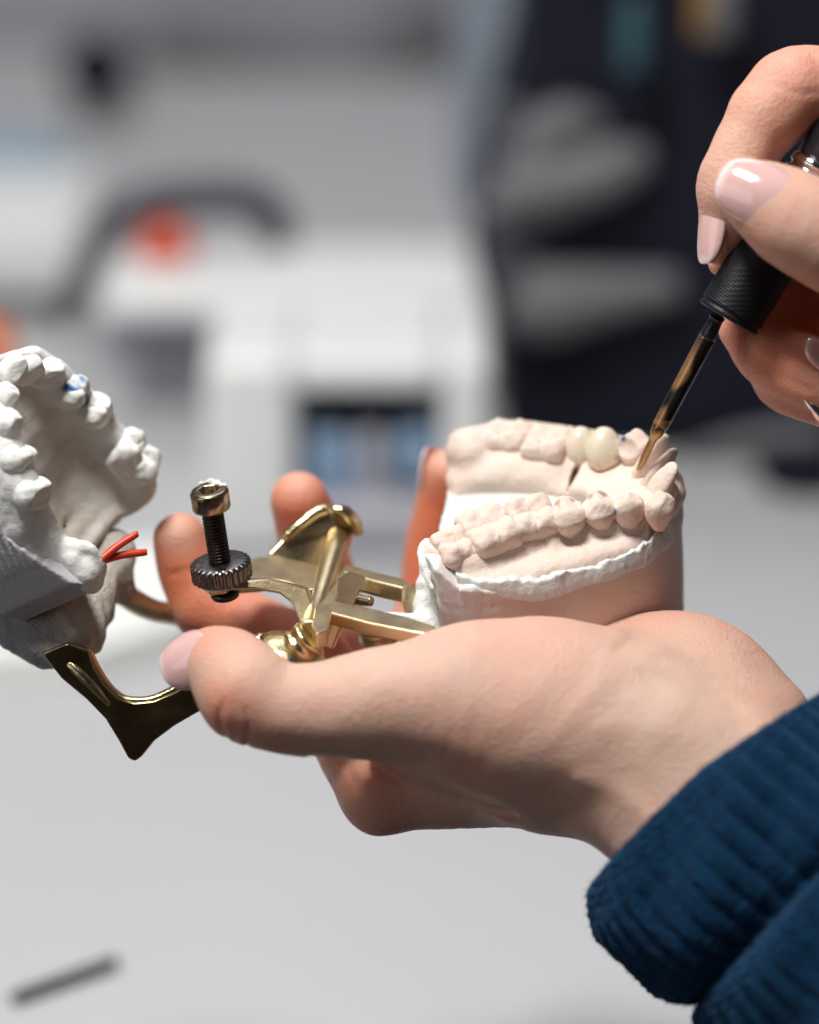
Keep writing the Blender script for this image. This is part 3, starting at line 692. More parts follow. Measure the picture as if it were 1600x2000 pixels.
    if kind != 'crown': Q.warp(lambda X, Y, Z: 0.20 * w1(X, Y, Z) + 0.09 * w2(X, Y, Z))
    v, f = Q.mesh()
    vw = fr.w(v @ E + np.array(c) + np.array([0, 0, top]))
    if E[1] @ np.array([-sf, cf, 0]) < 0: f = f[:, ::-1]
    at = {k: g(v, vw) for k, g in (attrs or {}).items()}
    return obj(name, vw, f, mat or M['pink'], parent, attr=at, label=label)

# ---- lower cast
t_, y_, r_ = math.radians(8), math.radians(7), math.radians(8.5)
l0 = AWAY * math.cos(t_) + UP * math.sin(t_); n0 = -AWAY * math.sin(t_) + UP * math.cos(t_)
a0 = math.cos(y_) * RIGHT - math.sin(y_) * l0; l1 = math.sin(y_) * RIGHT + math.cos(y_) * l0
a1 = math.cos(r_) * a0 + math.sin(r_) * n0; n1 = -math.sin(r_) * a0 + math.cos(r_) * n0
LC = Fr(V(900, 1060, -4), a1, l1, n1)
def front_in(P): P = np.array(P); P[:, 0] = np.where(P[:, 0] > 20, 20 + (P[:, 0] - 20) * 0.955, P[:, 0]); return P
lower = bpy.data.objects.new('lower_cast', None); col.objects.link(lower); lower.parent = art; lower.empty_display_size = 0.01
OUT = smooth_outline([(-9.8, 60), (-9.8, 5), (-6.2, -3.5), (2, -5.6), (12, -3.0), (22, 1.0), (32, 5.4), (40, 11), (45, 18.5), (47.4, 27), (47.0, 36), (43, 46), (35, 54), (22, 60), (8, 63), (-4, 63)], 6, keep=(0, 1, 2, 15)); OUT = front_in(OUT)
Q = Vol([-13, -10, -42], [52, 67, -1], 0.42)
Q.add(extrude_field(OUT, -40, -13.0, 0.5), [-12, -8, -40], [50, 65, -12], 0)
Q.add(extrude_field([(-9.6, 12), (26, 14), (30, 30), (26, 48), (-9.6, 52)], -14, -10.2, 1.0), [-12, 8, -16], [34, 60, -8], 1.5)
w1, w2, w3 = wob(61, 14), wob(62, 3.5, 10), wob(63, 6)
def rough_post(X, Y, Z):       # the sawn posterior corner has torn plaster on it
    e = np.exp(-((X + 8.2) / 2.2) ** 2)
    return 0.12 * w1(X, Y, Z) + e * (0.34 * w2(X, Y, Z) + 0.25 * w3(X, Y, Z)) + 0.22 * np.exp(-((Z + 14) / 1.2) ** 2) * w2(X, Y, Z)
def rise(X): return 4.4 * np.clip((17 - X) / 17, 0, 1) + 4.2 * np.clip((-1.5 - X) / 4, 0, 1)
# the near wall climbs towards the back corner
Xq, Yq, Zq = np.meshgrid(*Q.ax, indexing='ij', sparse=True)
d2q = poly_d(Xq[:, :, 0], Yq[:, :, 0], OUT)[:, :, None]
Q.f = np.minimum(Q.f, np.maximum(np.maximum(d2q, Zq - (-13.0 + rise(Xq))), np.maximum(-30 - Zq, Yq - (9 - 0.12 * Xq)))).astype(np.float32)
Q.warp(rough_post)
for (x, y, z, r) in ((1.8, -5.4, -27.2, 0.62), (-5, -3.5, -29, 0.5), (24, 2.0, -22, 0.22), (38, 9.5, -20, 0.3), (44.6, 18, -24, 0.3), (9, -4, -29, 0.25)): Q.ell([x, y, z], [r, r * 1.6, r], 0.15, sub=True)
v, f = Q.mesh()
wn = wob(71, 5, 9)(v[:, 0], v[:, 1], v[:, 2])
white = np.clip(np.clip((-5.6 - v[:, 0] + 1.0 * wn) / 0.8, 0, 1) + np.clip((v[:, 2] + 13.4) / 0.6, 0, 1) * (v[:, 1] > 8), 0, 1)
white = white * np.where((v[:, 0] < -5) & (v[:, 2] < -18) & (v[:, 0] > -7.8), np.clip(0.6 + 1.6 * wn, 0, 1), 1)
lit_left = np.clip((8 - v[:, 0] + 2.5 * wn) / 7, 0, 1) * (1 - white)  # left end paler: light from the left put into the plaster colour
v[:, 0] += 0.09 * np.minimum(v[:, 2] + 13, 0) * np.clip((v[:, 0] - 5) / 38, 0, 1)
obj('base', LC.w(v), f, M['base'], lower, attr={'white': white, 'lit_left': lit_left, 'stain': np.clip(1.2 - np.linalg.norm(v - [1.8, -5.4, -27.2], axis=1), 0, 1)})

# the gums: ridge, lingual slope, and the apron that runs down to the seam
Q = Vol([-13, -10, -19], [52, 67, 4], 0.36)
near = [(-7.0, 6.5), (0, 4.0), (6, 8.5), (15, 13.6), (23, 16.2), (31, 17.5), (38, 20), (42.5, 25), (43.5, 31), (41, 38), (36, 44), (28, 48.5), (20, 51.5), (10, 54.5), (2, 55), (-5, 52)]
hh = [-6.0, -8.0, -8.4, -8.4, -8.2, -7.9, -7.4, -7.2, -7.2, -7, -7, -6.8, -6.6, -6.2, -5.2, -4.6]
rr = [3.2, 4.4, 5.0, 4.8, 4.5, 4.5, 4.5, 4.2, 4.2, 4.6, 5.0, 5.4, 5.6, 5.8, 5.2, 5.2]
Q.tube([(a, b, c) for (a, b), c in zip(near, hh)], rr, 0)
APR = smooth_outline([(-8.8, 58), (-8.8, 6), (-5.4, -2.2), (2, -4.4), (12, -1.8), (22, 2.2), (32, 6.6), (39.4, 12), (44, 19.2), (46.2, 27), (45.8, 36), (42, 45), (34, 52.6), (22, 58.6), (8, 61.6), (-4, 61)], 5, keep=(0, 1, 2, 15)); APR = front_in(APR)
Q.add(extrude_field(APR, -15, -8.4, 3.4), [-10, -6, -16], [48, 63, -6], 2.2)
# lingual floor behind the front teeth
Q.ell([33, 31, -9.5], [13, 13, 5.0], 3)
Q.ell([12, 47, -9.0], [22, 9, 6.5], 3)
# tongue space open to the back
Q.sub(lambda X, Y, Z: np.maximum(ell_d(X, Y, Z, np.array([-4., 27, -13]), np.array([30., 13.5, 30]), np.eye(3)), -(Z + 40)), [-14, 12, -19], [27, 42, 4], 2.0)
Q.ell([-3.2, 49.5, -3.2], [4.6, 5.6, 4.2], 2.4)
Q.ell([5, 47, -7.0], [9, 4, 3], 3)
for c in ((1150, 925, -7.5, 3.2), (1175, 905, -6.5, 2.8), (1215, 930, -7, 2.6), (1200, 955, -8, 2.5)):
    p = LC.px(c[0], c[1], c[2]); Q.ell(p, [c[3] * 1.3, c[3], 1.6], 1.6)
def cutline(p, q, d=1.6, w=0.28):  # saw cuts between the dies
    a, b = LC.px(*p), LC.px(*q)
    def fn(X, Y, Z): return cone_d(X, Y, Z, a, b, w, w)
    Q.sub(lambda X, Y, Z: cone_d(X, Y, Z, a, b, w, w), np.minimum(a, b) - 1, np.maximum(a, b) + 1, 0.1)
for k in (-5, -5.6, -6.2, -6.8, -7.4, -8): cutline((1132, 905, k), (1108, 958, k - 1.2), w=0.5); cutline((1104, 868, k + 1), (1090, 915, k - 1), w=0.35)
w4, w5 = wob(64, 8), wob(65, 2.6, 10)
Q.warp(lambda X, Y, Z: 0.22 * w4(X, Y, Z) + 0.07 * w5(X, Y, Z))
# scalloped gum between the roots on the cheek side
for (x, y) in ((1000, 1055), (1081, 1052), (1136, 1035), (1196, 1022), (1258, 1012)):
    p = LC.px(x, y, -6.5); Q.cone(p + [0, 2.0, 1.5], p + [0, -1.0, -3.2], 1.5, 1.9, 1.6)
v, f = Q.mesh(); vw = LC.w(v)
st = masks(vw, [(LC.w(LC.px(1295, 1038, -10)), 3.2, 0.9), (LC.w(LC.px(1270, 1052, -10.5)), 3.2, 0.8), (LC.w(LC.px(1245, 1064, -11)), 2.2, 0.6)])
bl = masks(vw, [(LC.w(LC.px(1197, 1000, -5.5)), 1.1, 1.0), (LC.w(LC.px(1032, 1097, -12)), 1.0, 1.0)])
obj('gum', vw, f, M['pink'], lower, attr={'stain': st, 'blue': bl, 'white': np.zeros(len(v))})

# torn white seam between the gum and the ground base
Q = Vol([-2, -9, -19], [52, 62, -6], 0.3)
sd = smooth_outline([(-8.8, 58), (-8.8, 6), (-5.4, -2.2), (2, -4.4), (12, -1.8), (22, 2.2), (32, 6.6), (39.4, 12), (44, 19.2), (46.2, 27), (45.8, 36), (42, 45), (34, 52.6), (22, 58.6), (8, 61.6), (-4, 61)], 5, keep=(0, 1, 2, 15)); sd = front_in(sd)
w6, w7, w8 = wob(66, 7), wob(67, 2.4, 10), wob(68, 12)
X, Y, Z = np.meshgrid(*Q.ax, indexing='ij', sparse=True)
d2 = poly_d(X[:, :, 0], Y[:, :, 0], sd)[:, :, None]
low = -15.2 + rise(X) + 0.7 * w8(X, Y, 0) + 1.2 * np.clip((8 - X) / 8, 0, 1); top = -10.4 + 0.9 * rise(X) + 0.7 * w6(X, Y, 0) + 0.5 * w7(X, Y, 0) + 0.2 * np.clip((X - 30) / 15, 0, 1)
ends = np.clip((X - 3) / 5, 0, 1)
thick = 1.25 * ends + 0.10 + 0.16 * w6(X, Y, Z) + 0.12 * w7(X, Y, Z * .4) - 0.35 * np.clip((Z - low - 2.2) / 2.4, 0, 1)
Q.f = np.maximum(np.maximum(d2 - thick, -(d2 + 1.2)), np.maximum(low - Z, Z - top)).astype(np.float32)
v, f = Q.mesh(); vw = LC.w(v); P2 = np.stack([vw[:, 0] / (D0 + vw[:, 2]) * F + 800, 1000 - vw[:, 1] / (D0 + vw[:, 2]) * F], 1)
obj('seam', vw, f, M['white'], lower, attr={'blue': np.clip(1.7 - np.linalg.norm((P2 - [1030, 1098]) / [7, 9], axis=1), 0, 1) * (v[:, 1] < 12)})
# torn flap at the posterior corner
Q = Vol([-13, -8, -18], [6, 15, -1], 0.3)
Q.tube([(-9.4, 9, -4.6), (-10.0, 5.4, -4.4), (-9.4, 1.4, -6.4), (-7.6, -2.2, -10)], [1.1, 1.1, 1.0, 0.5], 0)
Q.tube([(-9.0, 12, -6.6), (-9.4, 8, -5.0)], [1.4, 1.2], 0.8, sub=1)
Q.tube([(4.5, -5.0, -10.6), (1.6, -5.3, -8.8), (-0.6, -5.0, -9.4)], [0.5, 1.1, 0.7], 0.5)
Q.warp(lambda X, Y, Z: 0.22 * w7(X, Y, Z)); v, f = Q.mesh(); obj('flap', LC.w(v), f, M['white'], lower)

def rowang(x0, y0, x1, y1):
    p, q = LC.px(x0, y0), LC.px(x1, y1); return math.atan2(q[1] - p[1], q[0] - p[0])
def blue_at(px, py, r, key='blue'):
    def g(v, vw):
        X = vw[:, 0] / (D0 + vw[:, 2]) * F + 800; Y = 1000 - vw[:, 1] / (D0 + vw[:, 2]) * F
        near_side = vw[:, 2] < np.percentile(vw[:, 2], 65)
        return np.clip(1.6 - np.hypot(X - px, Y - py) / r, 0, 1)
    return {key: g}
TN = [('-molar', 896, 1036, 5.6, 5.2, -1.2, (0, 0.20)), ('-molar', 954, 1016, 5.9, 6.9, 0.4, (0, 0.14)), ('-molar', 1038, 993, 5.1, 5.8, 0.3, (0, 0.24)),
      ('-premolar', 1107, 986, 3.9, 4.6, 0.6, (0, 0.16)), ('-premolar', 1167, 974, 3.7, 4.2, 0.7, (0, 0.14)), ('-canine', 1225, 970, 3.65, 4.2, 0.9, (0, 0.16))]
for i, (k, x, y, a, b, tp, tl) in enumerate(TN):
    ang = [rowang(890, 1062, 950, 1040), rowang(920, 1045, 1000, 1015), rowang(990, 1020, 1080, 998), rowang(1060, 1002, 1150, 980), rowang(1110, 990, 1220, 972), rowang(1170, 978, 1270, 968)][i]
    tooth(LC, k, LC.px(x, y), ang, a, b, lower, top=tp, depth=(7, 9.5, 9.5, 9.5, 9, 9)[i], seed=i + 1, tilt=tl, attrs=blue_at(1199, 1000, 6) if i == 5 else None)
p = LC.px(1290, 968)
tooth(LC, '-canine', p, rowang(1262, 985, 1318, 950), 3.9, 3.6, lower, top=0.8, depth=9.5, seed=9, tilt=(0.1, 0.22))
TF = [('molar', 986, 842, 5.6, 5.0, 1.2, (0, 0.0)), ('molar', 1066, 853, 5.2, 5.4, 0.8, (0, 0.0))]
for i, (k, x, y, a, b, tp, tl) in enumerate(TF):
    tooth(LC, k, LC.px(x, y), rowang(960, 842, 1120, 850), a, b, lower, top=tp, depth=9, seed=20 + i, tilt=tl, attrs=blue_at(1076, 826, 6) if i else None)
tooth(LC, 'canine', LC.px(1108, 842), rowang(1070, 840, 1140, 845), 2.6, 3.0, lower, top=0.6, depth=8, seed=24)
for i, (x, y, a, b, tp, dp) in enumerate(((1132, 853, 3.7, 4.3, 1.0, 9), (1178, 862, 4.2, 4.9, 1.9, 10.5))):
    neck = {'neck': lambda v, vw: np.clip((-5.6 - v[:, 2]) / 3.4, 0, 1)}
    tooth(LC, 'crown', LC.px(x, y), rowang(1110, 852, 1200, 866), a, b, lower, name='crown', top=tp, depth=dp, seed=30 + i, mat=M['crown'], attrs=neck, h=0.3, label='cream ceramic crown, ' + ('smaller one' if i == 0 else 'taller one'))
tooth(LC, 'canine', LC.px(1234, 868), rowang(1200, 868, 1270, 885), 4.1, 4.4, lower, top=2.6, depth=9, seed=33, attrs=blue_at(1217, 856, 5.0))
# fanned front teeth
for i, (b0, b1, r0, r1, fl) in enumerate((((1250, 935, -6.5), (1288, 868, 1.2), 4.2, 3.0, 0.5), ((1268, 950, -6.0), (1311, 889, 1.0), 3.4, 2.0, 0.55), ((1274, 968, -5.0), (1310, 922, 1.0), 3.6, 2.5, 0.55))):
    A_, B_ = LC.px(*b0), LC.px(*b1); Q = Vol(np.minimum(A_, B_) - 5, np.maximum(A_, B_) + 5, 0.26)
    ax = nrm(B_ - A_); side = nrm(np.cross(ax, [0.75, 0.0, 0.66])); fn = np.cross(side, ax)
    Q.tube([A_, A_ * .65 + B_ * .35, A_ * .3 + B_ * .7, B_], [r0 * .8, r0, (r0 + r1) / 2 * 1.05, r1], 0, flat=(fn, fl))
    Q.tube([A_ + [0.8, 0, -4], A_ * .4 + B_ * .6 + [1.2, 0, -2.2]], [2.8, 2.0], 2.0, sub=1)
    Q.warp(lambda X, Y, Z: 0.10 * w5(X, Y, Z)); v, f = Q.mesh(); obj('tooth', LC.w(v), f, M['pink'], lower)

# ---- upper cast
L_ = nrm([-.274, -.526, -.805]); A_ = np.array([-.54, .775, -.33]); A_ = nrm(A_ - A_ @ L_ * L_); N_ = np.cross(L_, A_)
UC = Fr(V(250, 985, 15), A_, L_, N_)
upper = bpy.data.objects.new('upper_cast', None); col.objects.link(upper); upper.parent = art; upper.empty_display_size = 0.01
UO = smooth_outline([(-7.5, -22), (-7.5, 22), (-2, 27), (8, 27.5), (20, 26.5), (31, 22.5), (40, 15), (45, 5), (45, -4), (41, -12), (33, -18), (20, -22.5), (5, -25)], 6, keep=(0, 1, 2))
UO = np.array(UO)
Q = Vol([-13, -30, -31], [50, 33, 4], 0.45)
arch = [(-5, 18.6), (1, 20), (10, 20.6), (20, 21.0), (29, 18), (35.5, 13), (39.5, 6), (40.5, -1), (38, -8), (32, -12.5), (24, -15), (14, -17), (4, -18), (-3, -17)]
ah = [-6.5, -8.0, -8.4, -6.8, -6, -6, -6, -6, -6, -6, -6, -6.5, -6, -7]
ar = [2.8, 3.2, 3.8, 4.8, 4.6, 4.4, 4.2, 4.2, 4.4, 4.4, 4.8, 5, 5.2, 4.4]
Q.tube([(a, b, c) for (a, b), c in zip(arch, ah)], ar, 0)
Q.add(extrude_field(UO * [0.975, 0.955], -20.5, -9.6, 1.8), [-9, -28, -17], [46, 28, -10], 4.5)
Q.ell([10, 1, -5], [36, 15.5, 12.6], 3.5, sub=True)
Q.tube([(4.0, 20.5, -5), (1.2, 20.2, -0.8), (-3.4, 19.6, -2.0), (-6.4, 19.4, -5.5)], [2.0, 1.2, 1.7, 1.6], 1.0)
Q.tube([(1.2, 22.0, -5.0), (-3.0, 21.6, -5.0), (-6.4, 20.6, -6.5)], [2.6, 3.2, 2.4], 1.6)
w1, w2 = wob(81, 11), wob(82, 3.2, 9)
Q.warp(lambda X, Y, Z: 0.40 * w1(X, Y, Z) + 0.10 * w2(X, Y, Z))
w9 = wob(86, 2.6, 10); Q.warp(lambda X, Y, Z: 0.10 * w9(X, Y, Z))
w3 = wob(84, 7); Q.warp(lambda X, Y, Z: 0.5 * w3(X * 1.6, Y * 0.6, Z) * np.exp(-((Y - 1) / 11) ** 2))
v, f = Q.mesh(); obj('palate', UC.w(v), f, M['stone'], upper, attr={'blue': np.zeros(len(v)), 'warm': np.clip(0.6 - np.abs(v[:, 1]) / 40, 0, 1) * np.clip((-6 - v[:, 2]) / 4, 0, 1)})  # the palate's warm shade is put into its colour
Q = Vol([-11, -30, -31], [50, 33, -2], 0.45)
Q.add(extrude_field(UO, -27, -13.0, 0.4), [-9, -28, -28], [47, 29, -8], 0)
Q.add(lambda X, Y, Z: np.maximum(np.maximum(poly_d(X[:, :, 0], Y[:, :, 0], UO)[:, :, None], Z - (-12.6 + 8.5 * np.clip((14 - X) / 19, 0, 1))), np.maximum(-20 - Z, 17 - Y)), [-9, 14, -21], [46, 29, -3], 0)
Q.ell([8, 1, -6], [40, 17.0, 13.4], 0, sub=True)
wg = wob(85, 2.0, 8)
X, Y, Z = np.meshgrid(*Q.ax, indexing='ij', sparse=True)
Q.f += ((Y > 18) * (0.24 * np.sin((X * 0.25 - Z * 0.97) * 3.3 + 1.5 * wg(X * .3, Y * .3, Z * .3)) * np.clip((X - 2) / 3, 0, 1))).astype(np.float32)
v, f = Q.mesh(); obj('base', UC.w(v), f, M['sawn'], upper, attr={'warm': np.clip((-6.4 - v[:, 0]) * 2, 0, 1)})
def uw(p): return UC.w(p)
UT = [('molar', (4.2, -17), 5.6, 5.2, 1.6, 0), ('premolar', (18.5, -15), 3.6, 4.4, 0.6, 0), ('premolar', (25.5, -12.8), 3.6, 4.3, 0.8, 1), ('canine', (32.5, -10), 3.6, 3.9, 1.3, 0), ('canine', (37.5, -4.5), 3.6, 3.4, 1.0, 0),
      ('canine', (40.2, 2.0), 3.9, 3.4, 1.4, 0), ('canine', (37.8, 9.6), 3.6, 3.4, 1.0, 0), ('canine', (33.4, 15.2), 3.8, 4.0, 1.4, 0), ('premolar', (27.0, 19.2), 3.7, 4.6, 0.8, 0), ('premolar', (19.4, 21.8), 3.9, 4.8, 0.9, 0)]
for i, (k, (s_, t2_), a, b, tp, bl_) in enumerate(UT):
    p0, p1 = UT[max(i - 1, 0)][1], UT[min(i + 1, len(UT) - 1)][1]
    if i == 0: p0, p1 = (0, -17), (14, -15.5)
    ang = math.atan2(p1[1] - p0[1], p1[0] - p0[0])
    # the cheek side is to the left of the walking direction on the far half and stays so round the arch
    rj = random.Random(i + 5); tp += rj.uniform(-.9, .7); a *= rj.uniform(.92, 1.08); tj = (rj.uniform(-.14, .14), 0.06 + rj.uniform(-.1, .12))
    at = {'blue': (lambda v, vw: np.clip(0.2 + 1.6 * wob(7, 4)(v[:, 0], v[:, 1], v[:, 2]) - 0.25 * np.abs(v[:, 2] + 2), 0, 1))} if bl_ else None
    tooth(UC, '-' + k, (s_, t2_, 0), ang, a, b, upper, top=tp - 0.4, depth=8.5, seed=50 + i, mat=M['stone'], attrs=at, tilt=tj)
# rough mounting plaster between the cast and the arm
Q = Vol([-112, -42, -2], [-56, 4, 50], 0.5)
Q.tube([V(-60, 1100, 26), V(20, 1180, 24), V(80, 1246, 18), V(118, 1276, 12)], [9, 9, 6.4, 3.2], 0)
Q.tube([V(95, 1130, 34), V(120, 1190, 25), V(138, 1258, 15)], [9.5, 9.0, 5.2], 2)
Q.tube([V(196, 1100, 34), V(185, 1160, 28), V(160, 1240, 18), V(150, 1275, 13)], [5.5, 5.6, 4.6, 2.8], 2)
Q.tube([V(215, 1080, 34), V(222, 1135, 34), V(240, 1165, 36)], [6, 4.6, 2.6], 2)
w1, w2 = wob(91, 10), wob(92, 3.5, 9)
Q.warp(lambda X, Y, Z: 0.7 * w1(X, Y, Z) + 0.28 * w2(X, Y, Z))
v, f = Q.mesh(); obj('mounting_plaster', v, f, M['mount'], upper, attr={'grey': np.clip((-78 - v[:, 0] - 0.45 * (v[:, 1] + 28)) / 3, 0, 1)})
for a_, b_ in (((192, 1098, 0), (268, 1042, 3)), ((188, 1098, 1), (286, 1078, 4))):
    A3, B3 = V(*a_), V(*b_)
    v, f = sweep([A3, (A3 * .5 + B3 * .5) + [0, 0.4, 0], B3 - nrm(B3 - A3) * .5, B3], [0.95, 0.88, 0.8, 0.45], 16, 5); obj('wax_stick', v, f, M['wax'], upper)

# ---- metal frame
def P_(pts, dz): return [V(x, y, dz) for x, y in pts]
# upper arm: a T-section bar with a pointed heel
outer = [(80, 1276), (120, 1326), (168, 1366), (205, 1404), (232, 1448), (250, 1482), (263, 1488), (276, 1478), (300, 1448), (340, 1418), (385, 1392), (450, 1360),
         (450, 1296), (385, 1326), (338, 1352), (300, 1368), (262, 1372), (232, 1364), (204, 1340), (184, 1306), (172, 1270), (130, 1255)]
v, f = prism(P_(outer, 6), [0.3, 0.2, 4.0]); bevel(obj('upper_arm', v, f, M['brass_refl_dark'], art), 0.7, 4)
fl = [(164, 1276), (182, 1312), (204, 1344), (232, 1367), (262, 1374), (300, 1371), (338, 1355), (385, 1329), (440, 1302)]
v, f = sweep([V(x, y - 4, 9) for x, y in fl], [2.0] * 9, 20, 5, flat=(nrm([0, 0.9, 0.2]), 0.55)); obj('upper_flange', v, f, M['brass_shiny'], art)
v, f = sweep([V(118, 1282, 8), V(150, 1310, 7), V(185, 1345, 6.4), V(215, 1378, 6.4)], [1.4, 1.5, 1.2, 0.6], 16, 5); obj('upper_rib', v, f, M['brass_shiny'], art)
v, f = sweep([V(225, 1145, 36), V(262, 1174, 38), V(300, 1192, 40), V(345, 1200, 42), V(420, 1215, 44)], [3.0, 3.3, 3.2, 3.2, 3.2], 24, 5, flat=(nrm([0, 1, 0.2]), 0.8)); obj('upper_side_arm', v, f, M['brass'], art)
# hinge shaft
sh0, sh1 = V(607, 1232, -2), V(662, 1052, 34); shx = nrm(sh1 - sh0); LS = np.linalg.norm(sh1 - sh0)
v, f = lathe(sh0, shx, [(-2, 2.7), (-1.7, 3.5), (-0.6, 3.6), (-0.2, 2.7), (0.6, 2.45), (LS * .35, 2.5), (LS * .7, 2.9), (LS, 3.1), (LS + 3, 3.0)], 48); obj('hinge_shaft', v, f, M['brass'], art)
pn = UP; pp = V(610, 1150, 10) # the plane of the top faces
def PL(pts, dh=0.0, n=pn, p=pp): return [on_plane(x, y, p + n * dh, n) for x, y in pts]
v, f = prism(PL([(462, 1102), (500, 1088), (545, 1084), (632, 1106), (622, 1150), (600, 1152), (560, 1136), (520, 1130), (470, 1134), (418, 1140), (396, 1128), (404, 1108)]), -UP * 3.4); bevel(obj('bolt_arm', v, f, M['brass'], art), 0.6)
# curved web from the arm down to the shaft
v, f = prism([V(600, 1150, 6), V(520, 1131, 4), V(440, 1136, 3), V(420, 1155, 3), V(500, 1152, 4), V(545, 1160, 4), V(572, 1180, 4), V(585, 1215, 2), V(600, 1228, 0), V(618, 1200, 3)], [0.3, 0.4, 3.2]); bevel(obj('web', v, f, M['brass'], art), 0.6)
# saddle plate at the far end of the shaft
v, f = prism([V(520, 1085, 28), V(552, 1052, 30), V(580, 1027, 31), V(618, 1000, 32), V(640, 993, 32), V(655, 1000, 32), V(672, 998, 33), V(694, 1018, 34), V(705, 1040, 35), V(703, 1052, 35), V(690, 1046, 35), V(676, 1036, 34), V(664, 1042, 34), V(672, 1062, 33), V(676, 1090, 32), V(655, 1106, 30), V(600, 1105, 28)], [0.5, 1.2, 3.6]); bevel(obj('saddle', v, f, M['brass'], art), 1.0, 4)
v, f = sweep([V(556, 1052, 29), V(585, 1026, 29.5), V(617, 1001, 30.5), V(640, 994, 31)], [1.2, 1.35, 1.35, 1.2], 16, 5); obj('saddle_rim', v, f, M['brass_shiny'], art)
v, f = sweep([V(650, 994, 31), V(672, 998, 31), V(690, 1016, 32), V(701, 1042, 33)], [1.3, 1.9, 2.0, 1.3], 16, 5, flat=(nrm([0.5, 0.8, -0.2]), 0.7)); obj('saddle_rim', v, f, M['brass_shiny'], art)
# arms to the lower cast
v, f = prism(PL([(632, 1106), (660, 1098), (672, 1100), (735, 1117), (790, 1130), (800, 1140), (788, 1148), (730, 1134), (676, 1118), (650, 1190), (640, 1230), (618, 1238), (608, 1220), (622, 1150)], -0.6), -UP * 4.0); bevel(obj('cast_arm', v, f, M['brass'], art), 0.5)
v, f = prism(PL([(636, 1182), (650, 1172), (700, 1182), (745, 1192), (800, 1206), (850, 1222), (850, 1240), (800, 1232), (720, 1216), (645, 1196)], -0.4), -UP * 3.2); bevel(obj('cast_arm', v, f, M['brass'], art), 0.5)
v, f = prism([V(676, 1118, 16), V(792, 1146, 22), V(806, 1140, 26), V(812, 1200, 20), V(792, 1206, 18), V(784, 1170, 18), V(700, 1152, 14), V(690, 1180, 10), V(652, 1176, 8), V(660, 1130, 12)], [0.6, 0.2, 3.0]); bevel(obj('cross_plate', v, f, M['brass'], art), 0.6)
v, f = prism([V(640, 1186, 4), V(800, 1222, 4), V(800, 1232, 4), V(730, 1222, 5), V(690, 1218, 5), V(664, 1230, 3), V(650, 1270, 1), V(628, 1262, 0), V(630, 1220, 2)], [0.4, 0.3, 3.0]); bevel(obj('web', v, f, M['brass'], art), 0.6)
v, f = lathe(V(737, 1238, 12), UP, [(-1.8, 4.0), (-1.5, 4.7), (1.2, 4.7), (1.6, 4.2)], 48); obj('boss', v, f, M['brass'], art)
bx = nrm([0.75, -0.1, -0.4]); v, f = lathe(V(690, 1170, 14), bx, [(s, 1.0 + 0.22 * (i % 2)) for i, s in enumerate(np.arange(0, 5, 0.35))], 20); obj('set_screw', v, f, M['steel_head'], art)
# white plaster creeping over the arm where the cast is mounted
Q = Vol([-12, -32, -10], [8, -6, 40], 0.4)
Q.tube([V(742, 1198, 8), V(790, 1206, 9), V(830, 1212, 10), V(860, 1215, 12)], [0.6, 1.5, 2.6, 4.5], 0, flat=(UP, 0.6))
Q.tube([V(848, 1120, 14), V(836, 1170, 14), V(826, 1215, 12)], [3.5, 3.2, 2.6], 2.0)
Q.tube([V(850, 1150, 26), V(826, 1190, 24), V(806, 1205, 20)], [3, 2.4, 1.4], 2.0)
w1 = wob(95, 4, 9); Q.warp(lambda X, Y, Z: 0.4 * w1(X, Y, Z)); v, f = Q.mesh(); obj('mounting_plaster', v, f, M['white'], art)
# domed screw head under the thumb
dv, df = lathe(V(566, 1276, -4), nrm([0.30, 0.86, -0.42]), [(-2.5, 8.4), (-0.6, 8.6), (0.4, 8.2), (1.4, 7.2), (2.6, 5.4), (3.4, 3.2), (3.75, 1.0), (3.8, 0.2)], 64); obj('hinge_cap', dv, df, M['brass_shiny'], art)
v, f = lathe(V(600, 1252, -6), nrm([0.7, 0.65, -0.2]), [(-3.0, 4.0), (-2.6, 4.6), (-1.6, 4.6), (-1.4, 4.1), (-.2, 4.1), (0, 4.5), (0.9, 4.5), (1.3, 3.8)], 48); obj('hinge_collar', v, f, M['brass_shiny'], art)
v, f = lathe(V(505, 1246, -5), nrm([-0.3, 0.9, -0.2]), [(-2, 1.4), (-.8, 1.8), (.2, 1.7), (.9, 1.0), (1.0, .2)], 24); obj('stop_pin', v, f, M['brass_shiny'], art)
# bolt, knurled nut, socket head
bu = nrm([-0.115, 0.905, -0.41]); b0 = V(432, 1112, 6)
v, f = lathe(b0, bu, [(-2.6, 5.9), (-2.1, 6.3)] + [(s, 6.6) for s in (-1.9, -1, 0, 1, 1.6)] + [(2.0, 6.1), (2.25, 5.2), (2.3, 2.4)], 360, lambda th, s, r: r + (0.32 * np.clip(np.sin(th * 27) * 2, -1, 1) if r > 6.4 else 0)); obj('knurled_nut', v, f, M['steel'], art)
prof = [(-6.5, 2.2)] + [(s, 2.3) for s in np.arange(2.0, 15.2, 0.09)]
v, f = lathe(b0, bu, prof, 48, lambda th, s, r: np.full(len(th), r) + (0.22 * np.sin(2 * math.pi * s / 0.8 + th) if s > 0 else 0)); obj('bolt', v, f, M['black_steel'], art)
def hexr(th, s, r): return r * np.cos(math.pi / 6) / np.cos((th % (math.pi / 3)) - math.pi / 6)
v1, f1 = lathe(b0 + bu * 14.9, bu, [(0, 3.4), (0.25, 4.15), (0.7, 4.35), (4.2, 4.35), (4.7, 4.1), (4.9, 3.7), (4.9, 3.0)], 60, cap=False)
v2, f2 = lathe(b0 + bu * 14.9, bu, [(4.9, 2.55), (4.7, 2.45), (1.6, 2.45)], 60, hexr, cap=False)
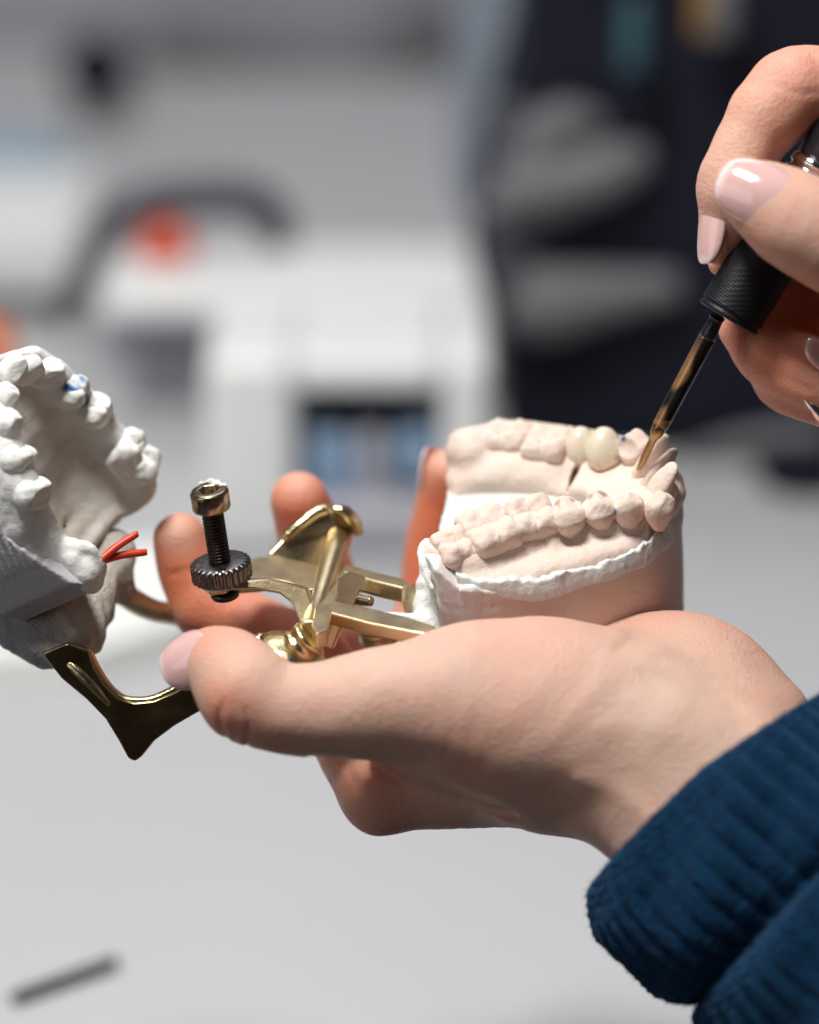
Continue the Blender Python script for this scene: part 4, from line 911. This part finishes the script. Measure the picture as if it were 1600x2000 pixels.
vs = np.vstack([v1, v2]); o = len(v1); fs = f1 + [tuple(i + o for i in q) for q in f2]; n = 60
fs += [(6 * n + j, 6 * n + (j + 1) % n, o + (j + 1) % n, o + j) for j in range(n)] + [tuple(o + 2 * n + j for j in range(n)), tuple(range(n - 1, -1, -1))]
obj('socket_head', vs, fs, M['steel_head'], art)
v, f = lathe(b0 + bu * 14.9, bu, [(1.5, 2.4), (2.6, 2.4), (2.62, 2.2)], 60, hexr); obj('socket', v, f, M['black_steel'], art)  # black disc stands in for the darkness down the hex hole
v, f = lathe(b0 + bu * -5.6, bu, [(-1.6, 2.6), (-1.2, 3.2), (0, 3.3), (0.2, 2.5)], 32); obj('bolt_end', v, f, M['black_steel'], art)
v, f = lathe(b0 + bu * -5.2 + [-1.2, 0, 0], bu, [(0, 3.2), (0.3, 3.6), (2.6, 3.6), (2.8, 3.2)], 6, ex=RIGHT); bevel(obj('lock_nut', v, f, M['brass'], art, smooth=False), 0.3)
Q = Vol([-50, 0, -10], [-38, 14, 8], 0.25); hc = b0 + bu * 19.8
for (x, y, z, r) in ((1.6, 1.2, 3.1, 1.1), (3.0, 0.6, 2.0, 1.1), (-1.8, 0.8, 3.3, 0.8), (0.2, 2.0, 3.5, 1.0), (3.6, 0, 0.4, .8)): Q.ell(hc + [x, y * 0.3 + 0.45 * z - 0.3, z], [r * 1.0, r * .7, r * .85], .5)
Q.warp(lambda X, Y, Z: 0.2 * wob(3, 1.5)(X, Y, Z)); v, f = Q.mesh(); obj('plaster_crumb', v, f, M['white'], art)

# ================================================================== the workbench behind, far out of focus
def onT(px, py): p = T(px, py); return p
def ppm(d): return F / (d * 1000)    # pixels per mm at a distance d (m)
def rbox(name, c, s, mat, parent=None, r=3, rz=0.0, **k):
    v, f = boxw(c, s, rz); return bevel(obj(name, v, f, mat, parent, smooth=False, view=False, **k), r)
def WP(px, py, y):               # world point on the line of sight at the world depth y
    c = np.array(cam.location); r = ((px - 800) / F) * R_ - ((py - 1000) / F) * U_ + F_
    return c + r * ((y - c[1]) / r[1])
def vbox(name, x0, y0, x1, y1, yf, depth, mat, parent=None, r=3, **k):   # a box whose front face fills the given pixels at world depth yf
    a, b = WP(x0, y1, yf), WP(x1, y0, yf)
    z0 = max(a[2], 0.001)
    return rbox(name, ((a[0] + b[0]) / 2, yf + depth / 2, z0), (b[0] - a[0], depth, b[2] - z0), mat, parent, r, **k)

# white enamel machine with an opening in its front
my = float(T(680, 1092)[1])
mach = thing('polishing_machine', 'blurred white machine with an arched opening in its front, behind the fingers', 'machine', (WP(680, 1090, my)[0], my, 0))
def quad(x0, y0, x1, y1, depth, mat, name, yf=my, r=4): return vbox(name, x0, y0, x1, y1, yf, depth, mat, mach, r)
quad(405, 705, 575, 1095, 0.065, M['appl'], 'side_panel', r=6)
quad(862, 705, 962, 1095, 0.065, M['appl'], 'side_panel', r=6)
quad(575, 705, 862, 768, 0.065, M['appl'], 'lintel')
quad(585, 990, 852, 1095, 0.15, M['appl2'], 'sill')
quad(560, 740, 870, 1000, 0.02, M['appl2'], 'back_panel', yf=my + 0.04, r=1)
quad(635, 772, 785, 845, 0.02, M['navy'], 'motor', yf=my + 0.012)
quad(596, 842, 700, 985, 0.02, M['blue'], 'cup', yf=my + 0.01, r=6)
quad(762, 836, 862, 950, 0.02, M['blue'], 'cup', yf=my + 0.01, r=6)
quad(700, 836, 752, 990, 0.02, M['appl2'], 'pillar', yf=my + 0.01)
# the larger cabinet it stands against
cab = thing('cabinet', 'blurred pale cabinet with a rounded white ledge, behind the white machine', 'cabinet', (WP(560, 640, 0.62)[0], 0.62, 0))
vbox('ledge', 185, 570, 960, 640, my + 0.13, 0.07, M['appl'], cab, 8)
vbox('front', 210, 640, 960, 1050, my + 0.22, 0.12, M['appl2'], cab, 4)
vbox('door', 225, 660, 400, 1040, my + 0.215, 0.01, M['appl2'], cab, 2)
# dark hose arching over the ledge
hy = my + 0.19
ha = [WP(120, 640, hy), WP(150, 560, hy), WP(205, 455, hy), WP(290, 400, hy), WP(400, 385, hy), WP(490, 392, hy), WP(535, 430, hy), WP(545, 492, hy)]
v, f = sweep(np.array(ha), [.0045, .005, .0065, .008, .0085, .008, .0075, .006], 20, 6)
obj('hose', v - ha[3], f, M['dark'], view=False, loc=ha[3], label='dark grey hose arching above the red button on the pale ledge', cat='hose')
rb = WP(326, 488, my + 0.18); v, f = lathe((0, 0, 0), (0, -1, 0.3), [(-0.02, .004), (0, .0085), (0.004, .0115), (0.009, .0115), (0.012, .009)], 32)
obj('emergency_button', v, f, M['red'], view=False, loc=rb, label='round bright red button glowing out of focus below the dark hose', cat='button')
kb = WP(193, 130, 1.05); v, f = lathe((0, 0, 0), (0, -1, 0.2), [(-0.10, .006), (0, .012), (0.004, .0185), (0.02, .0185), (0.024, .016)], 32)
obj('clamp_knob', v, f, M['navy'], view=False, loc=kb, label='round black knob out of focus against the grey panel at the upper left', cat='knob')
by_ = float(T(1200, 895)[1])
# grey upper panel and a shelf's shadow, built as a rail
pan = thing('equipment_panel', 'broad pale grey panel out of focus behind the hose and the knob', 'panel', (WP(300, 300, 1.2)[0], 1.2, 0))
vbox('panel', -300, -200, 1020, 520, 1.2, 0.03, M['wall'], pan, 2)
a, b = WP(290, 60, 1.16), WP(840, 150, 1.16)
v, f = sweep(np.array([WP(300, 80, 1.15), WP(520, 120, 1.15), WP(700, 140, 1.15), WP(880, 30, 1.15)]), [.014, .016, .018, .024], 16, 5); obj('shadow_bar', v, f, M['grey'], pan, view=False)  # grey bar takes the place of a shelf's diagonal shadow
v, f = sweep(np.array([WP(240, 100, 1.16), WP(330, 160, 1.16), WP(420, 250, 1.16), WP(430, 330, 1.16)]), [.010, .012, .012, .010], 16, 5); obj('cable', v, f, M['grey'], pan, view=False)
# containers at the left edge
vbox('haze_card', 885, -60, 1060, 400, by_ + 0.12, 0.02, M['haze_blue'], None, 3, label='blurred pale blue-grey folder added for the haze behind the dark bag, at the top', cat='haze_card')  # added card stands in for the pale-blue haze beside the bag
vbox('storage_tub', -160, 440, 165, 585, 0.70, 0.10, M['appl'], None, 8, label='blurred white tub at the left edge below the pale blue cloth', cat='tub')
vbox('folded_cloth', -160, 330, 112, 405, 0.82, 0.06, M['pale'], None, 6, label='blurred pale blue folded cloth at the left edge above the white tub', cat='cloth')
ob_ = WP(-25, 690, 0.45); v, f = lathe((0, 0, 0), (0, 0, 1), [(-.02, .006), (-.018, .010), (.008, .010), (.012, .005), (.014, .001)], 24)
obj('orange_cap', v, f, M['orange'], view=False, loc=ob_, label='small orange cap cut off at the left edge just above the white cast', cat='cap')
# dark equipment on the right
by = float(T(1200, 895)[1])
bag = thing('instrument_bag', 'large blue-black padded bag with grey bands, out of focus behind the hand with the tool', 'bag', (WP(1350, 890, by)[0], by, 0))
v, f = prism(np.array([WP(*p, by) for p in ((1030, -120), (1012, 120), (950, 330), (922, 520), (962, 640), (990, 760), (970, 880), (1800, 885), (1800, -120))]), [0, 0.09, 0]); bevel(obj('body', v, f, M['navy'], bag, smooth=False, view=False), 8)
def blob(pts, rad, mat, name, parent, y):
    v, f = sweep(np.array([WP(a_, b_, y) for a_, b_ in pts]), rad, 16, 5); obj(name, v, f, mat, parent, view=False)
vbox('haze_strip', 948, 200, 1040, 600, by - .006, .012, M['dusk'], bag, 5)  # grey strip added for the hazy gradient at the bag's left edge
blob([(985, 430), (1040, 300), (1100, 235), (1180, 240)], [.006, .009, .008, .004], M['grey'], 'band', bag, by - .004)
blob([(980, 375), (1110, 350), (1200, 325), (1270, 300)], [.010, .012, .011, .005], M['grey'], 'band', bag, by - .006)
blob([(940, 400), (1040, 410), (1130, 395)], [.006, .007, .004], M['grey'], 'band', bag, by - .004)
blob([(1010, 572), (1060, 590), (1200, 572), (1330, 556)], [.013, .015, .010, .006], M['grey'], 'handle', bag, by - .008)
blob([(1330, 905), (1450, 868), (1620, 850)], [.003, .005, .006], M['grey'], 'foot_strip', bag, by - .004)
tb = WP(1238, 70, by - .02); v, f = lathe((0, 0, 0), (0, 0, 1), [(-0.0120, 0.0048), (-0.0114, 0.0051), (0.0072, 0.0051), (0.0108, 0.0030), (0.0144, 0.0030)], 24); obj('bottle', v, f, M['teal'], view=False, loc=tb, label='small blurred teal bottle at the top among dark equipment', cat='bottle')
yb = WP(1372, 8, by - .02); v, f = lathe((0, 0, 0), (0, 0, 1), [(-0.0120, 0.0030), (-0.0114, 0.0036), (0.0072, 0.0036), (0.0120, 0.0024)], 24); obj('bottle', v, f, M['yellow'], view=False, loc=yb, label='yellow bottle at the top edge beside a cream jar', cat='bottle')
yb = WP(1412, 10, by - .02); v, f = lathe((0, 0, 0), (0, 0, 1), [(-0.0120, 0.0054), (-0.0114, 0.0060), (0.0072, 0.0060), (0.0120, 0.0048)], 24); obj('jar', v, f, M['grey'], view=False, loc=yb, label='cream jar at the top edge beside the yellow bottle', cat='jar')
# on the table
bw = onT(1560, 950); v, f = lathe((0, 0, 0), (0, 0, 1), [(0, .010), (.001, .012), (.010, .019), (.0105, .0185), (.002, .011), (.0018, .001)], 40, cap=True); obj('rubber_bowl', v, f, M['navy'], view=False, loc=bw, label='small blurred black rubber bowl on the table below the upper hand', cat='bowl')
pa, pb = onT(22, 1964), onT(224, 1892); dd = pb - pa
v, f = sweep(np.array([[0, 0, .002], dd * .06 + [0, 0, .0022], dd * .5 + [0, 0, .0022], dd * .97 + [0, 0, .0022], dd + [0, 0, .002]]), [.0006, .0017, .0018, .0018, .0012], 20, 3)
obj('pencil', v, f, M['dark'], view=False, loc=pa, label='short dark pencil lying on the pale table at the lower left', cat='pencil')
def sheet(name, px, label, th=0.002, mat='paper'):
    c = np.mean([onT(*p) for p in px], axis=0); P = np.array([onT(*p) - c for p in px]); P[:, 2] = th
    v, f = prism(P, [0, 0, -th + 0.0004]); obj(name, v, f, M[mat], smooth=False, view=False, loc=c, label=label, cat='paper')
sheet('paper_stack', [(-300, 1370), (180, 1330), (380, 1270), (360, 1120), (-300, 1140)], 'stack of bright white paper on the table behind the upper cast', 0.012)
